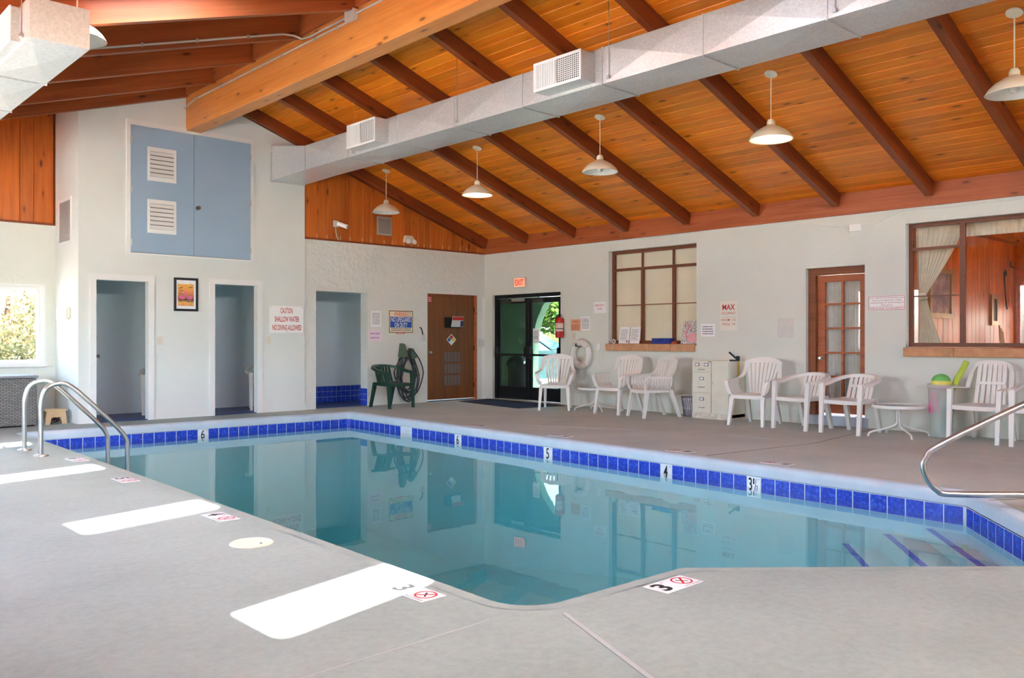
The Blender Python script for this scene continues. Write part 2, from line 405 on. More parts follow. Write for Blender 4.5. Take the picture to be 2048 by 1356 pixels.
# floor with the pool cut out
outer = [V(-1.1,-2.8,0),V(11.5,-2.8,0),V(11.5,14.2,0),V(-1.1,14.2,0)]; hole = [V(p.x,p.y,0) for p in offset(POOL,.115)][::-1]
tris = tessellate_polygon([outer,hole]); allp = outer+hole
floor = struct(MB().add(allp, tris).build('floor', M_DECK), 'painted concrete pool deck')
def strip(a, b, w, m, h=.002, name='control_joint'):
    a = Vector(a); b = Vector(b); d = (b-a).normalized(); n = Vector((-d.y,d.x))*w/2; q = [a+n,b+n,b-n,a-n]
    return MB().prism([(p.x,p.y) for p in q], .0003, h, 'z').build(name, m, floor)
M_JOINT = plain('dark_control_joint', C(118,106,100), .8, 0, .2, .05); M_SEAL = plain('pale_joint_sealant', C(172,174,172), .6, 0, .3, .03)
strip((2.70,2.56),(1.2,-1.0),.022,M_SEAL,.004); strip((2.40,2.72),(-.9,2.66),.008,M_SEAL)
strip((9.20,-2.6),(9.24,6.2),.010,M_SEAL); strip((9.24,6.2),(8.05,9.0),.008,M_SEAL); strip((7.42,5.03),(9.22,4.78),.010,M_JOINT); strip((9.22,4.78),(11.3,5.0),.010,M_JOINT)
strip((6.9,2.2),(9.2,.9),.010,M_JOINT)

# ---- pool
pool = thing('swimming_pool', 'indoor swimming pool with blue tile waterline and corner steps', 'swimming pool')
prof = [(.12,0),(.06,0),(.035,-.004),(.016,-.014),(.004,-.032),(0,-.055),(0,ZT+.004),(.006,ZT),(.03,ZT)]
rings = [offset(POOL,d) for d,_ in prof]; n = len(POOL); b = MB()
b.add([(p.x,p.y,z) for r,(_,z) in zip(rings,prof) for p in r], [(i*n+k,i*n+(k+1)%n,(i+1)*n+(k+1)%n,(i+1)*n+k) for i in range(len(prof)-1) for k in range(n)])
cp = b.build('coping', M_COPING, pool, smooth=True); cp['label'] = 'pale blue rounded coping'
def zf(y): return -1.05 if y < 3.2 else (-1.85 if y > 9 else -1.05-.8*(y-3.2)/5.8)
basin = offset(POOL,.014); bm = bmesh.new()
vv = [bm.verts.new((p.x,p.y,0)) for p in basin]; bm.faces.new(vv)
for y in (3.2,9.0): bmesh.ops.bisect_plane(bm, geom=bm.verts[:]+bm.edges[:]+bm.faces[:], plane_co=(0,y,0), plane_no=(0,1,0))
bmesh.ops.triangulate(bm, faces=bm.faces[:])
for v in bm.verts: v.co.z = zf(v.co.y)
me = bpy.data.meshes.new('basin_floor'); bm.to_mesh(me); bm.free(); me.materials.append(M_PLASTER); link('basin_floor', me, pool)
P2 = []
for i in range(len(basin)):
    a, c = basin[i], basin[(i+1)%len(basin)]; P2.append(a)
    for y in sorted((3.2,9.0), reverse=c.y < a.y):
        if min(a.y,c.y) < y < max(a.y,c.y): P2.append(a+(c-a)*((y-a.y)/(c.y-a.y)))
n = len(P2); MB().add([(p.x,p.y,ZT) for p in P2]+[(p.x,p.y,zf(p.y)) for p in P2], [(k,(k+1)%n,(k+1)%n+n,k+n) for k in range(n)]).build('basin_wall', M_PLASTER, pool)
# waterline tiles, one object each
tile_cache = {}
def tile_mesh(w, m, key):
    k = (round(w,4), key)
    if k not in tile_cache: tile_cache[k] = MB().cbox(-w/2+.004,-.012,-.148,w/2-.004,.002,-.003,.002).mesh('tile', m)
    return tile_cache[k]
corners = [Vector(p) for p in ((2.63,2.74),(3.72,2.70),(5.43,1.156),(7.12,2.43),(7.575,12.05),(2.87,12.19))]
marks = {}
def nearest(edge, pt):
    a, c, k, L = edge; d = (c-a).normalized(); s = (Vector(pt)-a).dot(d); return int(s/(L/k))
edges = []
for i in range(6):
    a, c = corners[i], corners[(i+1)%6]; ins = {0:(.24,.1),1:(.1,.17),2:(.17,.02),3:(.02,.045),4:(.045,.05),5:(.05,.24)}[i]; d = (c-a).normalized()
    a2 = a+d*ins[0]; c2 = c-d*ins[1]; L = (c2-a2).length; edges.append((a2,c2,round(L/.1515),L))
def markset(e, pt, s): marks[e, nearest(edges[e], pt)] = s
markset(3,(7.37,8.985),'6'); markset(3,(7.25,7.21),'5'); markset(3,(7.18,5.385),'4'); markset(3,(7.11,4.28),'3½'); markset(4,(5.2,12.1),'6')
sk = nearest(edges[3], (7.45,10.26)); skimmer_at = None
for ei,(a,c,k,L) in enumerate(edges):
    d = (c-a).normalized(); w = L/k; ang = math.atan2(d.y,d.x)
    for j in range(k):
        p = a+d*w*(j+.5); rot = (0,0,ang+pi)      # tile front (-y local) turned to the water
        if ei == 3 and j in (sk,sk+1):
            if j == sk: skimmer_at = (a+d*w*(sk+1), rot, w)
            continue
        s = marks.get((ei,j))
        t = link('depth_marker' if s else 'tile', tile_mesh(w, M_TILEW if s else M_TILE, 'w' if s else 'b'), pool, (p.x,p.y,ZT), rot)
        if s:
            t['label'] = 'white depth marker tile reading '+s+' FT'
            if s == '3½':
                lettering(t,'3',-.058,-.018,-.135,-.012,M_BLKINK,-.0135,.015); lettering(t,'1',-.008,.008,-.07,-.016,M_BLKINK,-.0135,.01); lettering(t,'/',.008,.030,-.13,-.016,M_BLKINK,-.0135,.0); lettering(t,'2',.026,.046,-.135,-.08,M_BLKINK,-.0135,.01)
            else: lettering(t,s,-.032,.022,-.14,-.012,M_BLKINK,-.0135,.006)
            lettering(t,'FT',.044,.068,-.032,-.014,M_INK,-.0135)
gr_ = offset(POOL,-.0105); n = len(gr_); MB().add([(p.x,p.y,ZT+.001) for p in gr_]+[(p.x,p.y,ZT-.153) for p in gr_]+[(p.x,p.y,ZT-.153) for p in basin],[(k,(k+1)%n,(k+1)%n+n,k+n) for k in range(n)]+[(k+n,(k+1)%n+n,(k+1)%n+2*n,k+2*n) for k in range(n)]).build('grout_band', M_GROUT, pool)
mm_ = MB().cbox(-.022,-.004,-.148,.022,.004,-.003,.002).mesh('tile', M_TILE)
for x,y,a in ((7.542,12.019,-pi/4),): link('tile', mm_, pool, (x,y,ZT), (0,0,a))
p, rot, w = skimmer_at
sk = MB().box(-w,-.014,-.15,-w+.02,.02,0).box(w-.02,-.014,-.15,w,.02,0).box(-w,-.014,-.02,w,.02,0).box(-w,-.014,-.15,w,.02,-.135).build('skimmer', M_TILEW, pool, (p.x,p.y,ZT), rot); sk['label'] = 'white skimmer opening in the tile band'
MB().box(-w+.02,-.004,-.135,w-.02,.012,-.02).build('skimmer_throat', plain('beige_skimmer_throat', C(176,166,140),.7), sk)
MB().box(-w+.02,-.010,-.135,-w+.1,.0,-.02).build('skimmer_cheek', M_TILEW, sk)
# entry steps parallel to the slanted corner edge
def stp(o):
    t = o/.77; return V(5.43,1.156,0)+V(-.74,.67,0)*o, V(7.12+.047*t,2.43+t,0)
for o, z in ((.25,-.33),(.52,-.43),(.80,-.58)):
    a, c = stp(o); st = MB().prism([(5.43,1.156),(7.12,2.43),(c.x,c.y),(a.x,a.y)], -1.2, z, 'z').build('step', M_PLASTER, pool)
    d = (c-a).normalized(); nn = V(d.y,-d.x,0); b = MB(); L = (c-a).length; k = int(L/.05)
    for i in range(k):
        q = a+d*(.05*i+.004); b.prism([(q.x,q.y),((q+d*.042).x,(q+d*.042).y),((q+d*.042+nn*.05).x,(q+d*.042+nn*.05).y),((q+nn*.05).x,(q+nn*.05).y)], z-.004, z+.003, 'z')
    nt = b.build('nosing_tile_row', M_NOSING, st); nt['kind'] = 'stuff'; nt['label'] = 'row of small blue nosing tiles'
wp = [(p.x,p.y) for p in offset(POOL,.02)]
wt = MB().prism(wp, -2.05, ZW, 'z').build('water', M_WATER, pool); wt['label'] = 'still clear teal pool water'

# ---- walls
def wx(name, m, x0, x1, y0, y1, z0, z1, holes=(), label=None):
    b = MB(); cells(b, [y0,y1], [z0,z1], list(holes), lambda u0,v0,u1,v1: b.box(x0,u0,v0,x1,u1,v1)); return struct(b.build(name, m), label)
def wy(name, m, y0, y1, x0, x1, z0, z1, holes=(), label=None):
    b = MB(); cells(b, [x0,x1], [z0,z1], list(holes), lambda u0,v0,u1,v1: b.box(u0,y0,v0,u1,y1,v1)); return struct(b.build(name, m), label)
wall_right = wx('wall_right', M_WALLR, XR, 11.5, -2.8, YB, 0, 3.25, [(10.81,0,12.69,2.07),(7.84,1.10,9.66,2.72),(5.14,0,5.99,2.2),(2.0,1.09,4.6,2.70)], 'long white stucco wall with windows and glass doors')
b = MB(); cells(b,[7.24,11.5],[0,3.0],[(7.47,0,8.51,2.025),(9.858,0,11.10,2.07)],lambda u0,v0,u1,v1:b.box(u0,YB,v0,u1,YB+.22,v1))
b.prism([(7.24,3.0),(11.5,3.0),(11.5,zR(11.5)+.05),(7.24,zR(7.24)+.05)], YB+.02, YB+.22); wall_back = struct(b.build('wall_back', M_STUCCO), 'rough white stucco back wall below pine panelling')
b = MB(); cells(b,[3.69,7.24],[0,2.2],[(3.927,0,4.652,2.048),(5.67,0,6.382,2.06)],lambda u0,v0,u1,v1:b.box(u0,12.905,v0,u1,13.02,v1))
b.prism([(3.69,2.2),(7.24,2.2),(7.24,zR(7.24)+.05),(5.33,5.3),(3.69,zL(3.69)+.05)], 12.905, 13.02); wall_block = struct(b.build('wall_changing_rooms', M_BLOCK), 'smooth white wall of the changing rooms')
b = MB(); b.prism([(13.02,0),(14.2,0),(14.2,zL(3.69)),(13.02,zL(3.69))], 3.69, 3.8, 'x'); struct(b.build('wall_changing_rooms_side', M_BLOCK))
wall_rec = wy('wall_left_back', M_WALLR, YRC, 14.2, -1.1, 3.69, 0, 2.91, [(1.3,.85,3.5,1.97)], 'white stucco wall of the left alcove')
b = MB().prism([(-1.1,2.91),(3.69,2.91),(3.69,zL(3.69)),(-1.1,zL(-1.1))], YRC+.02, 14.2); b.build('gable_backing', M_PANEL, wall_rec)
LW = [(4.6,6.95),(9.3,11.1)]
wall_left = wx('wall_left', M_WALLR, -1.1, XL, -2.8, 14.2, 0, zL(-.9), [(a,.85,c,2.6) for a,c in LW])
FW = []; GABLE_FILL = [(2.2,5.0),(5.66,8.5)]  # unseen gable windows added to light the far walls
b = MB(); cells(b,[-1.1,11.5],[0,2.95],[(a,.04,c,2.2) for a,c in FW],lambda u0,v0,u1,v1:b.box(u0,-2.8,v0,u1,YF,v1))
cells(b,[2.0,8.7],[2.95,4.05],[(a,3.4,c,4.05) for a,c in GABLE_FILL],lambda u0,v0,u1,v1:b.box(u0,-2.8,v0,u1,YF,v1))
b.prism([(-1.1,2.95),(2.0,2.95),(2.0,zL(2.0)),(-1.1,zL(-1.1))], -2.8, YF).prism([(8.7,2.95),(11.5,2.95),(11.5,zR(11.5)),(8.7,zR(8.7))], -2.8, YF).prism([(2.0,4.05),(8.7,4.05),(8.7,zR(8.7)),(5.33,5.3),(2.0,zL(2.0))], -2.8, YF); struct(b.build('wall_front', M_WALLR))
for a,c in LW: portal('window_portal', (XL-.02,(a+c)/2,1.725), c-a, 1.75, (1,0,0))
for a,c in FW: portal('window_portal', ((a+c)/2,YF-.02,1.12), c-a, 2.16, (0,1,0))
for a,c in GABLE_FILL: portal('window_portal', ((a+c)/2,YF-.02,3.725), c-a, .65, (0,1,0))
portal('window_portal', (2.4,YRC+.02,1.41), 2.2, 1.12, (0,-1,0))

def win(name, loc, rz, w, h, bars_x=(), bars_z=(), fr=.05, m=M_TRIMW, label=None, extra=None, depth=.05):
    """window in a wall opening: local x right, z up from the sill, front at -y"""
    r = sroot(name, label, loc, rz); b = MB()
    b.box(0,0,0,fr,depth,h).box(w-fr,0,0,w,depth,h).box(fr,0,0,w-fr,depth,fr).box(fr,0,h-fr,w-fr,depth,h); b.build('window_frame', m, r)
    for x,bw,z0,z1 in bars_x: MB().box(x-bw/2,.005,z0,x+bw/2,depth-.005,z1).build('mullion', m, r)
    for z,bw,x0,x1 in bars_z: MB().box(x0,.008,z-bw/2,x1,depth-.008,z+bw/2).build('glazing_bar', m, r)
    MB().box(fr*.5,depth*.45,fr*.5,w-fr*.5,depth*.45+.005,h-fr*.5).build('pane', M_GLASS, r)
    return r
# right wall windows (local x = towards the camera)
win('window_1', (11.40,9.66,1.12), RW, 1.82, 1.60, [(.65,.022,1.30,1.56),(.655,.055,.04,1.27),(1.29,.022,1.30,1.56),(1.30,.055,.04,1.27)], [(1.275,.045,.04,1.78),(.66,.014,.04,1.78)], .055, M_BROWNFRAME, 'brown steel framed window with closed cream blinds')
win('window_2', (11.40,4.6,1.10), RW, 2.60, 1.60, [(.655,.065,0,1.6)], [(1.27,.035,.05,.62),(.655,.016,.05,.62)], .05, M_BROWNFRAME, 'large brown framed picture window into the panelled lounge')
w3 = win('window_3', (1.3,YRC+.05,.85), 0, 2.2, 1.12, [(1.0,.05,0,1.12)], [], .045, M_TRIMW, 'white framed window with sunlit shrubs outside')
for c_ in w3.children:
    if c_.name.startswith('pane'): c_.data.materials[0] = clear_glass('bronze_solar_glass', (.6,.6,.57,1))  # pane tint added to dim the glare outside the alcove
for i,(a,c) in enumerate(LW): win('window_%d'%(4+i), (-.96,a,.85), pi/2, c-a, 1.75, [((c-a)/2,.05,0,1.75)], [], .06)
for i,(a,c) in enumerate(FW): win('window_%d'%(6+i), (c,-2.68,.04), pi, c-a, 2.16, [((c-a)/2,.07,0,2.16)], [], .07, M_BLACKAL)
for i,(a,c) in enumerate(GABLE_FILL): win('window_%d'%(13+i), (c,-2.68,3.4), pi, c-a, .65, [((c-a)/2,.07,0,.65)], [], .06, M_BROWNFRAME)  # added gable windows, out of view, serving as fill light
# casing of the left window
MB().box(3.5,YRC-.012,.79,3.555,YRC,2.01).box(1.25,YRC-.012,1.97,3.5,YRC,2.01).box(1.2,YRC-.05,.79,3.57,YRC,.85).build('window_casing', M_TRIMW, wall_rec)

# ---- roof
ceiling = sroot('ceiling', 'pitched pine board ceiling on exposed rafters')
aR, aL = math.atan(SR), math.atan(SL)
MB().prism([(5.33,zR(5.33)+.022),(12.3,zR(12.3)+.022),(12.3,zR(12.3)+.16),(5.33,zR(5.33)+.16)], -3.4, 14.6).build('roof_deck', M_RAFTER, ceiling)
SKY_Y = (.065,2.535,5.005,7.475); SKX = 3.07
b = MB(); cells(b,[-1.9,5.33],[-3.4,14.6],[(SKX-.56,y-.3,SKX+.56,y+.3) for y in SKY_Y],
    lambda u0,v0,u1,v1: b.prism([(u0,zL(u0)),(u1,zL(u1)),(u1,zL(u1)+.12),(u0,zL(u0)+.12)], v0, v1))
b.build('roof_deck', M_PLANK, ceiling)
for i,y in enumerate(SKY_Y):
    r = sroot('window_%d'%(6+i), 'roof skylight above the left deck', (SKX,y,zL(SKX)+.12)); r.rotation_euler = (0,-aL,0)
    dx, dy = .53/cos(aL), .262
    inn = roundpoly([(-dx,-dy),(dx,-dy),(dx,dy),(-dx,dy)], [.1]*4, 6); out = [V(-.75,-.42,0),V(.75,-.42,0),V(.75,.42,0),V(-.75,.42,0)]
    b = MB(); m_ = len(inn); ou = []
    for p in inn:
        k_ = min(.75/max(1e-6,abs(p.x)), .42/max(1e-6,abs(p.y))); ou.append(p*k_)
    b.add([(p.x,p.y,z) for z in (0,.05) for q in (inn,ou) for p in q], [(k,(k+1)%m_,(k+1)%m_+m_,k+m_) for k in range(m_)]+[(k+2*m_,(k+1)%m_+2*m_,(k+1)%m_+3*m_,k+3*m_) for k in range(m_)]+[(k,(k+1)%m_,(k+1)%m_+2*m_,k+2*m_) for k in range(m_)]+[(k+m_,(k+1)%m_+m_,(k+1)%m_+3*m_,k+3*m_) for k in range(m_)])
    b.build('skylight_frame', M_TRIMW, r)
    MB().add([(p.x*1.05,p.y*1.1,.055) for p in inn]+[(p.x*.6,p.y*.6,.14) for p in inn]+[(0,0,.155)],[(k,(k+1)%m_,(k+1)%m_+m_,k+m_) for k in range(m_)]+[(k+m_,(k+1)%m_+m_,2*m_) for k in range(m_)]).build('skylight_dome', clear_glass('skylight_acrylic') if i == 0 else MATS['skylight_acrylic'], r)
    portal('skylight_portal', (SKX,y,zL(SKX)+.17), 1.06, .52, (-sin(aL)*-1*-1, 0, -cos(aL)))
# ceiling planks on the right slope
def basis(x,y,z): return Matrix((x,y,z)).transposed().to_euler()
rotR = basis(V(0,1,0), V(cos(aR),0,-sin(aR)), V(-sin(aR),0,-cos(aR)))
BAY = 1.2325; Y0 = 4.234+.045-BAY*6; PW = .14; pm = {}
for kk in (4,5,6):
    L = BAY*kk; w = PW-.0015; c = .006; xs = (.0015,L-.0015)
    poly = [(0,-.02),(w,-.02),(w,-c),(w-c,0),(c,0),(0,-c)]
    pm[kk] = MB().prism(poly, xs[0], xs[1], 'x').mesh('plank', M_PLANK)
rr = random.Random(3)
for k in range(44):
    s = k*PW; x = XR-(s+PW)*cos(aR)-0; y = Y0
    for nb in rr.choice([(4,5,5),(5,4,5),(5,5,4),(4,6,4),(6,4,4),(4,4,6)]):
        link('plank', pm[nb], ceiling, (x, y, zR(x)), rotR); y += nb*BAY
# rafters
Lr = (11.285-5.40)/cos(aR); rotRx = (0,aR,0)
mr = MB().prism([(0,0),(Lr,0),(Lr-.0,-.19),(.0,-.19)], 0, .092).mesh('rafter', M_RAFTER)
for k in range(-5,8):
    link('rafter', mr, ceiling, (5.40, 4.234+BAY*k, zR(5.40)), rotRx)
link('rafter', mr, ceiling, (5.40, 12.80, zR(5.40)), rotRx)
Ll = (5.23+.9)/cos(aL); ml = MB().prism([(0,0),(Ll,0),(Ll,-.315),(0,-.315)], 0, .09).mesh('rafter', M_RAFTL)
LRY = [11.83-1.24*k for k in range(12)]+[12.80]
for y in LRY: link('rafter', ml, ceiling, (XL, y, zL(XL)), (0,-aL,0))
rb = MB().cbox(0,-.115,-.44,15.6,.115,.42,.006).mesh('ridge_beam', M_BEAM); link('ridge_beam', rb, ceiling, (5.332,-2.66,4.82), (0,0,pi/2))
ys = sorted(LRY); mb_ = MB().box(0,-.02,0,1.14,.02,.40).mesh('blocking', M_RAFTL)
for y in ys[:-1]: link('blocking', mb_, ceiling, (5.19,y+.095,4.90), (0,0,pi/2))
mbR = MB().box(0,-.02,0,1.135,.02,.25).mesh('blocking', M_RAFTER)
for k in range(-5,7): link('blocking', mbR, ceiling, (5.47,4.234+.095+BAY*k,4.97), (0,0,pi/2))
# fascia boards along the right wall, joined end to end
trim1 = sroot('trim_1', 'russet fascia boards along the top of the right wall')
for y0,y1 in ((-2.6,1.2),(1.203,4.27),(4.273,9.4),(9.403,12.93)):
    MB().box(0,-.015,0,y1-y0,.015,.295).build('fascia_board', M_FASCIA, trim1, (XR-.016,y0,2.90), (0,0,pi/2))
# vertical panelling on the back wall
rotV = basis(V(0,0,1), V(1,0,0), V(0,1,0))
gx = [7.242,7.491,7.684,7.954,8.145,8.406,8.581,8.867,9.043,9.312,9.484,9.635,9.776,9.931,10.222,10.382,10.659,10.832,11.113,11.285]
def panel(parent, x0, x1, y, z0, zt0, zt1, m):
    w = x1-x0-.004; c = .006
    b = MB(); l0, l1 = zt0-z0, zt1-z0
    b.add([(0,0,.02),(l0,0,.02),(l1,w,.02),(0,w,.02),(0,0,c),(l0,0,c),(l1,w,c),(0,w,c),(0,c,0),(l0,c,0),(l1,w-c,0),(0,w-c,0)],
          [(0,1,2,3),(8,9,10,11),(4,5,9,8),(6,7,11,10),(0,1,5,4),(2,3,7,6),(0,3,7,4),(4,7,11,8),(1,2,6,5),(5,6,10,9)])
    return b.build('plank', m, parent, (x0+.002,y,z0), rotV)
for a,c in zip(gx[:-1],gx[1:]): panel(wall_back, a, c, YB-.004, 2.93, zR(a)-.002, zR(c)-.002, M_PANEL)
MB().box(0,-.016,-.016,4.06,.012,.016).build('panel_trim', M_RAFTER, wall_back, (7.242,YB-.002,2.915))
MB().box(0,-.012,-.016,1.75,.02,.0).build('panel_trim', M_FASCIA, wall_back, (7.235,YB-.006,2.915), (0,-pi/2,0))
gx2 = [1.2,1.44,1.62,1.86,2.04,2.28,2.46,2.72,2.96,3.216,3.40,3.672]
for a,c in zip(gx2[:-1],gx2[1:]): panel(wall_rec, a, c, YRC-.004, 2.93, zL(a)-.002, zL(c)-.002, M_PANEL)
MB().box(0,-.016,-.016,2.49,.012,.016).build('panel_trim', M_RAFTER, wall_rec, (1.2,YRC-.002,2.915)); MB().box(0,-.012,-.012,1.7,.02,.006).build('panel_trim', M_RAFTER, wall_rec, (3.68,YRC-.006,2.915), (0,-pi/2,0))

# ---- changing rooms behind the white wall, shower room behind the back wall
for nm,x0,x1,fx in (('changing_room_left',3.8,5.52,0),('changing_room_right',5.62,7.15,0)):
    y1 = 14.15
    struct(MB().box(x0-.05,y1,0,x1+.05,y1+.1,2.5).box(x0-.05,13.02,0,x0,y1,2.5).box(x1,13.02,0,x1+.05,y1,2.5).build('wall_'+nm, M_BLUEROOM))
    struct(MB().box(x0,13.02,.001,x1,y1,.012).box(x0,12.93,.001,x1,13.02,.010).build('floor_'+nm, M_BLUEFLOOR)); struct(MB().box(x0-.05,13.02,2.5,x1+.05,y1+.1,2.6).build('ceiling_'+nm, M_TRIMW))
wsh = struct(MB().box(7.25,14.06,0,9.4,14.16,2.6).box(7.2,13.15,0,7.3,14.16,2.6).box(9.2,13.15,0,9.3,14.16,2.6).build('wall_shower_room', M_BLUEROOM))
struct(MB().box(7.2,13.15,2.6,9.4,14.16,2.7).build('ceiling_shower_room', M_TRIMW)); struct(MB().box(7.3,12.99,.001,9.2,14.06,.014).build('floor_shower_room', M_BLUEFLOOR))
ts = .1005; tmesh = MB().cbox(.002,-.009,.002,ts-.002,0,ts-.002,.002).mesh('tile', M_TILE)
for i in range(17):
    for j in range(3): link('tile', tmesh, wsh, (7.45+i*ts,14.058,.012+j*ts))
MB().box(7.45,14.053,.0,9.17,14.059,.32).build('grout_bed', M_GROUT, wsh)
tm2 = MB().cbox(.002,-.008,.002,.108,0,.102,.002).mesh('tile', M_TILE)
for i in range(2):
    for j in range(3): link('tile', tm2, wall_back, (8.508,YB+.22-i*.11,.0+j*.104), (0,0,-pi/2))
MB().box(8.503,YB,0,8.511,YB+.22,.315).build('grout_bed', M_GROUT, wall_back)
# door casings
def casing(parent, x0, x1, zt, y, w=.085):
    MB().box(x0-w,y-.018,0,x0,y,zt+w).box(x1,y-.018,0,x1+w,y,zt+w).box(x0,y-.018,zt,x1,y,zt+w).build('door_casing', M_TRIMW, parent)
casing(wall_block,3.927,4.652,2.048,12.905); casing(wall_block,5.67,6.382,2.06,12.905)
# ================================================================== DOORS AND THE ROOMS BEYOND
def knob(parent, x, z, y=0., m=M_CHROME, name='door_knob', r=.028):
    b = MB(); b.M = Matrix.Translation((x,y,z)) @ Matrix.Rotation(pi/2,4,'X')
    b.lathe([(r*1.1,0),(r*1.1,.006),(r*.4,.010),(r*.4,.03),(r*.9,.042),(r,.055),(r*.7,.066),(0.0,.068)],16); return b.build(name, m, parent, smooth=True)
# open blue doors of the changing rooms, seen on their latch edge
d1 = sroot('door_1', 'pale blue changing room door standing open inward', (3.955,13.06,0), 0)
MB().box(-.022,0,.01,.022,.72,2.03).build('door_leaf', plain('pale_blue_door_leaf', C(170,190,200), .5, 0,.35,.02), d1)
for z in (1.12,.86): MB().box(-.008,-.002,z-.03,.008,.0,z+.03).build('latch_plate', M_STEEL, d1)
k = knob(d1,0,0,0); k.location = (.022,.07,.95); k.rotation_euler = (0,0,pi/2)
d2 = sroot('door_2', 'pale blue second changing room door folded back behind the jamb', (7.08,13.06,0), 0)
MB().box(0,0,.01,.04,.68,2.03).build('door_leaf', MATS['pale_blue_door_leaf'], d2)
k = knob(d2,0,0,0,M_BLACK); k.location = (0,.06,.95); k.rotation_euler = (0,0,-pi/2)
# brown service door in the back wall
d3 = sroot('door_3', 'brown veneered service door with three grey louvres', (9.858,12.96,0), 0)
MB().box(.03,.012,0,2.05,1.185,.045).build('door_leaf', M_BROWNDOOR, d3, (0,0,0), rotV)
MB().box(1.19,-.03,0,1.242,.1,2.07).build('door_jamb', M_FASCIA, d3); MB().box(0,-.02,2.05,1.242,.1,2.072).build('door_head', M_RAFTER, d3)
MB().box(0,.0,0,1.24,.16,.012).build('threshold', M_DARK, d3)
for z0 in (.755,.525,.295):
    lv = MB().box(.41,-.006,z0,.835,0,z0+.195).build('louvre_panel', plain('brown_grey_louvre', C(104,84,78), .6), d3)
    for i in range(5): MB().box(.42+.083*i,-.012,z0+.006,.42+.083*i+.062,-.006,z0+.189).build('slat', plain('brown_grey_slat', C(114,92,84), .6), lv)
knob(d3,.075,.945)
for z in (1.78,1.02,.28): MB().box(1.178,-.012,z-.05,1.192,.004,z+.05).build('hinge', M_DARK, d3)
# black framed double glass exit doors in the right wall
d4 = sroot('door_4', 'black aluminium double glass exit doors', (11.36,12.69,0), RW)
W4 = 1.88
MB().box(0,0,0,.055,.12,2.07).box(W4-.055,0,0,W4,.12,2.07).box(.055,0,2.0,W4-.055,.12,2.07).build('door_frame', M_BLACKAL, d4)
MB().box(0,-.04,0,W4,.14,.015).build('threshold', plain('aluminium_threshold', C(188,178,160), .4, .6), d4)
for i,(x0,x1) in enumerate(((.06,.935),(.945,1.82))):
    lf = MB().box(x0,.03,.02,x0+.075,.075,1.99).box(x1-.075,.03,.02,x1,.075,1.99).box(x0+.075,.03,.02,x1-.075,.075,.27).box(x0+.075,.03,1.89,x1-.075,.075,1.99).build('door_leaf', M_BLACKAL, d4)
    MB().box(x0+.07,.05,.26,x1-.07,.056,1.9).build('pane', M_GLASSD, lf)
    MB().box(x0+.0,-.055,.875,x1,-.025,.915).box(x0+.01,-.05,.84,x0+.05,.03,1.04).box(x1-.05,-.05,.84,x1-.01,.03,1.04).build('push_bar', M_BLACK, lf)
    MB().box(x0+.16,-.03,1.90,x0+.44,.03,1.96).box(x0+.3,-.02,1.96,x0+.32,0,2.0).build('door_closer', plain('grey_bronze_closer', C(62,62,56), .5, .3), lf)
MB().box(.50,-.012,1.93,.86,.0,1.98).build('silver_label_plate', M_STEEL, d4)
MB().tube([(1.05,.03,.82),(1.05,-.03,.82),(1.05,-.03,1.06),(1.05,.03,1.06)],.012).build('pull_handle', M_BLACK, d4)
nt = thing('notice_sheet', 'white taped notice on the glass of the right exit door', 'notice', (11.385,11.62,1.12), RW); MB().box(0,0,0,.17,.002,.28).build('sheet', M_PAPER, nt); print_lines(nt,.03,.14,.08,.24,5,M_INK,-.001,4)
# french door
d5 = sroot('door_5', 'redwood french door with ten curtained panes', (11.40,5.99,.0), RW)
MB().box(0,-.03,0,.11,.1,2.2).box(.82,-.03,0,.85,.1,2.2).box(.11,-.03,2.10,.82,.1,2.2).build('door_frame', wood('russet_door_frame', C(150,84,48), C(118,62,32), None, .45, .8,.35,.05), d5)
MB().box(-.05,-.10,0,.9,.1,.13).build('threshold', plain('grey_painted_step', C(186,194,206), .6), d5)
x0,x1 = .115,.815
lf = MB().box(x0,.02,.16,x0+.11,.06,2.095).box(x1-.085,.02,.16,x1,.06,2.095).box(x0+.11,.02,2.0,x1-.085,.06,2.095).box(x0+.11,.02,.16,x1-.085,.06,.36).build('door_leaf', M_REDWOOD, d5)
gx0,gx1 = x0+.11,x1-.085; mid=(gx0+gx1)/2
MB().box(mid-.017,.022,.36,mid+.017,.058,2.0).build('mullion', M_REDWOOD, lf)
for z in (.673,1.008,1.35,1.69): MB().box(gx0,.024,z-.013,gx1,.056,z+.013).build('glazing_bar', M_REDWOOD, lf)
zz = [.36,.673,1.008,1.35,1.69,2.0]; pn = {}
for i in range(5):
    for a,c in ((gx0,mid-.017),(mid+.017,gx1)): MB().box(a,.040,zz[i]+.01,c,.044,zz[i+1]-.01).build('pane', M_GLASS, lf)
knob(d5,.168,.93,.02,M_CHROME,'door_knob',.03)
def curtain(name, loc, rz, w, h, folds, amp, m, label, cat='curtain', top=None, fn=None):
    r = thing(name, label, cat, loc, rz); rows = []
    nx = folds*6
    for i in range(13):
        tz = i/12.; row = []
        for j in range(nx+1):
            s = j/nx; x = s*w; a = amp*(.45+.55*tz)
            y = a*sin(2*pi*folds*s+sin(tz*3+s*9)*.5)
            if fn: x, y = fn(s,tz,x,y)
            row.append((x,y,h*(1-tz)))
        rows.append(row)
    MB().sheet(rows,.003).build('cloth', m, r, smooth=True); return r
M_SHEER = plain('pale_grey_sheer', C(206,206,198), .9, 0, .2, .06, 9)
c = curtain('door_curtain', (11.49,5.80,.34), RW, .58, 1.72, 6, .014, M_SHEER, 'pale gathered curtain behind the french door panes')
MB().tube([(-.02,0,1.70),(.6,0,1.70)],.008).build('curtain_rod', M_IVORY, c)
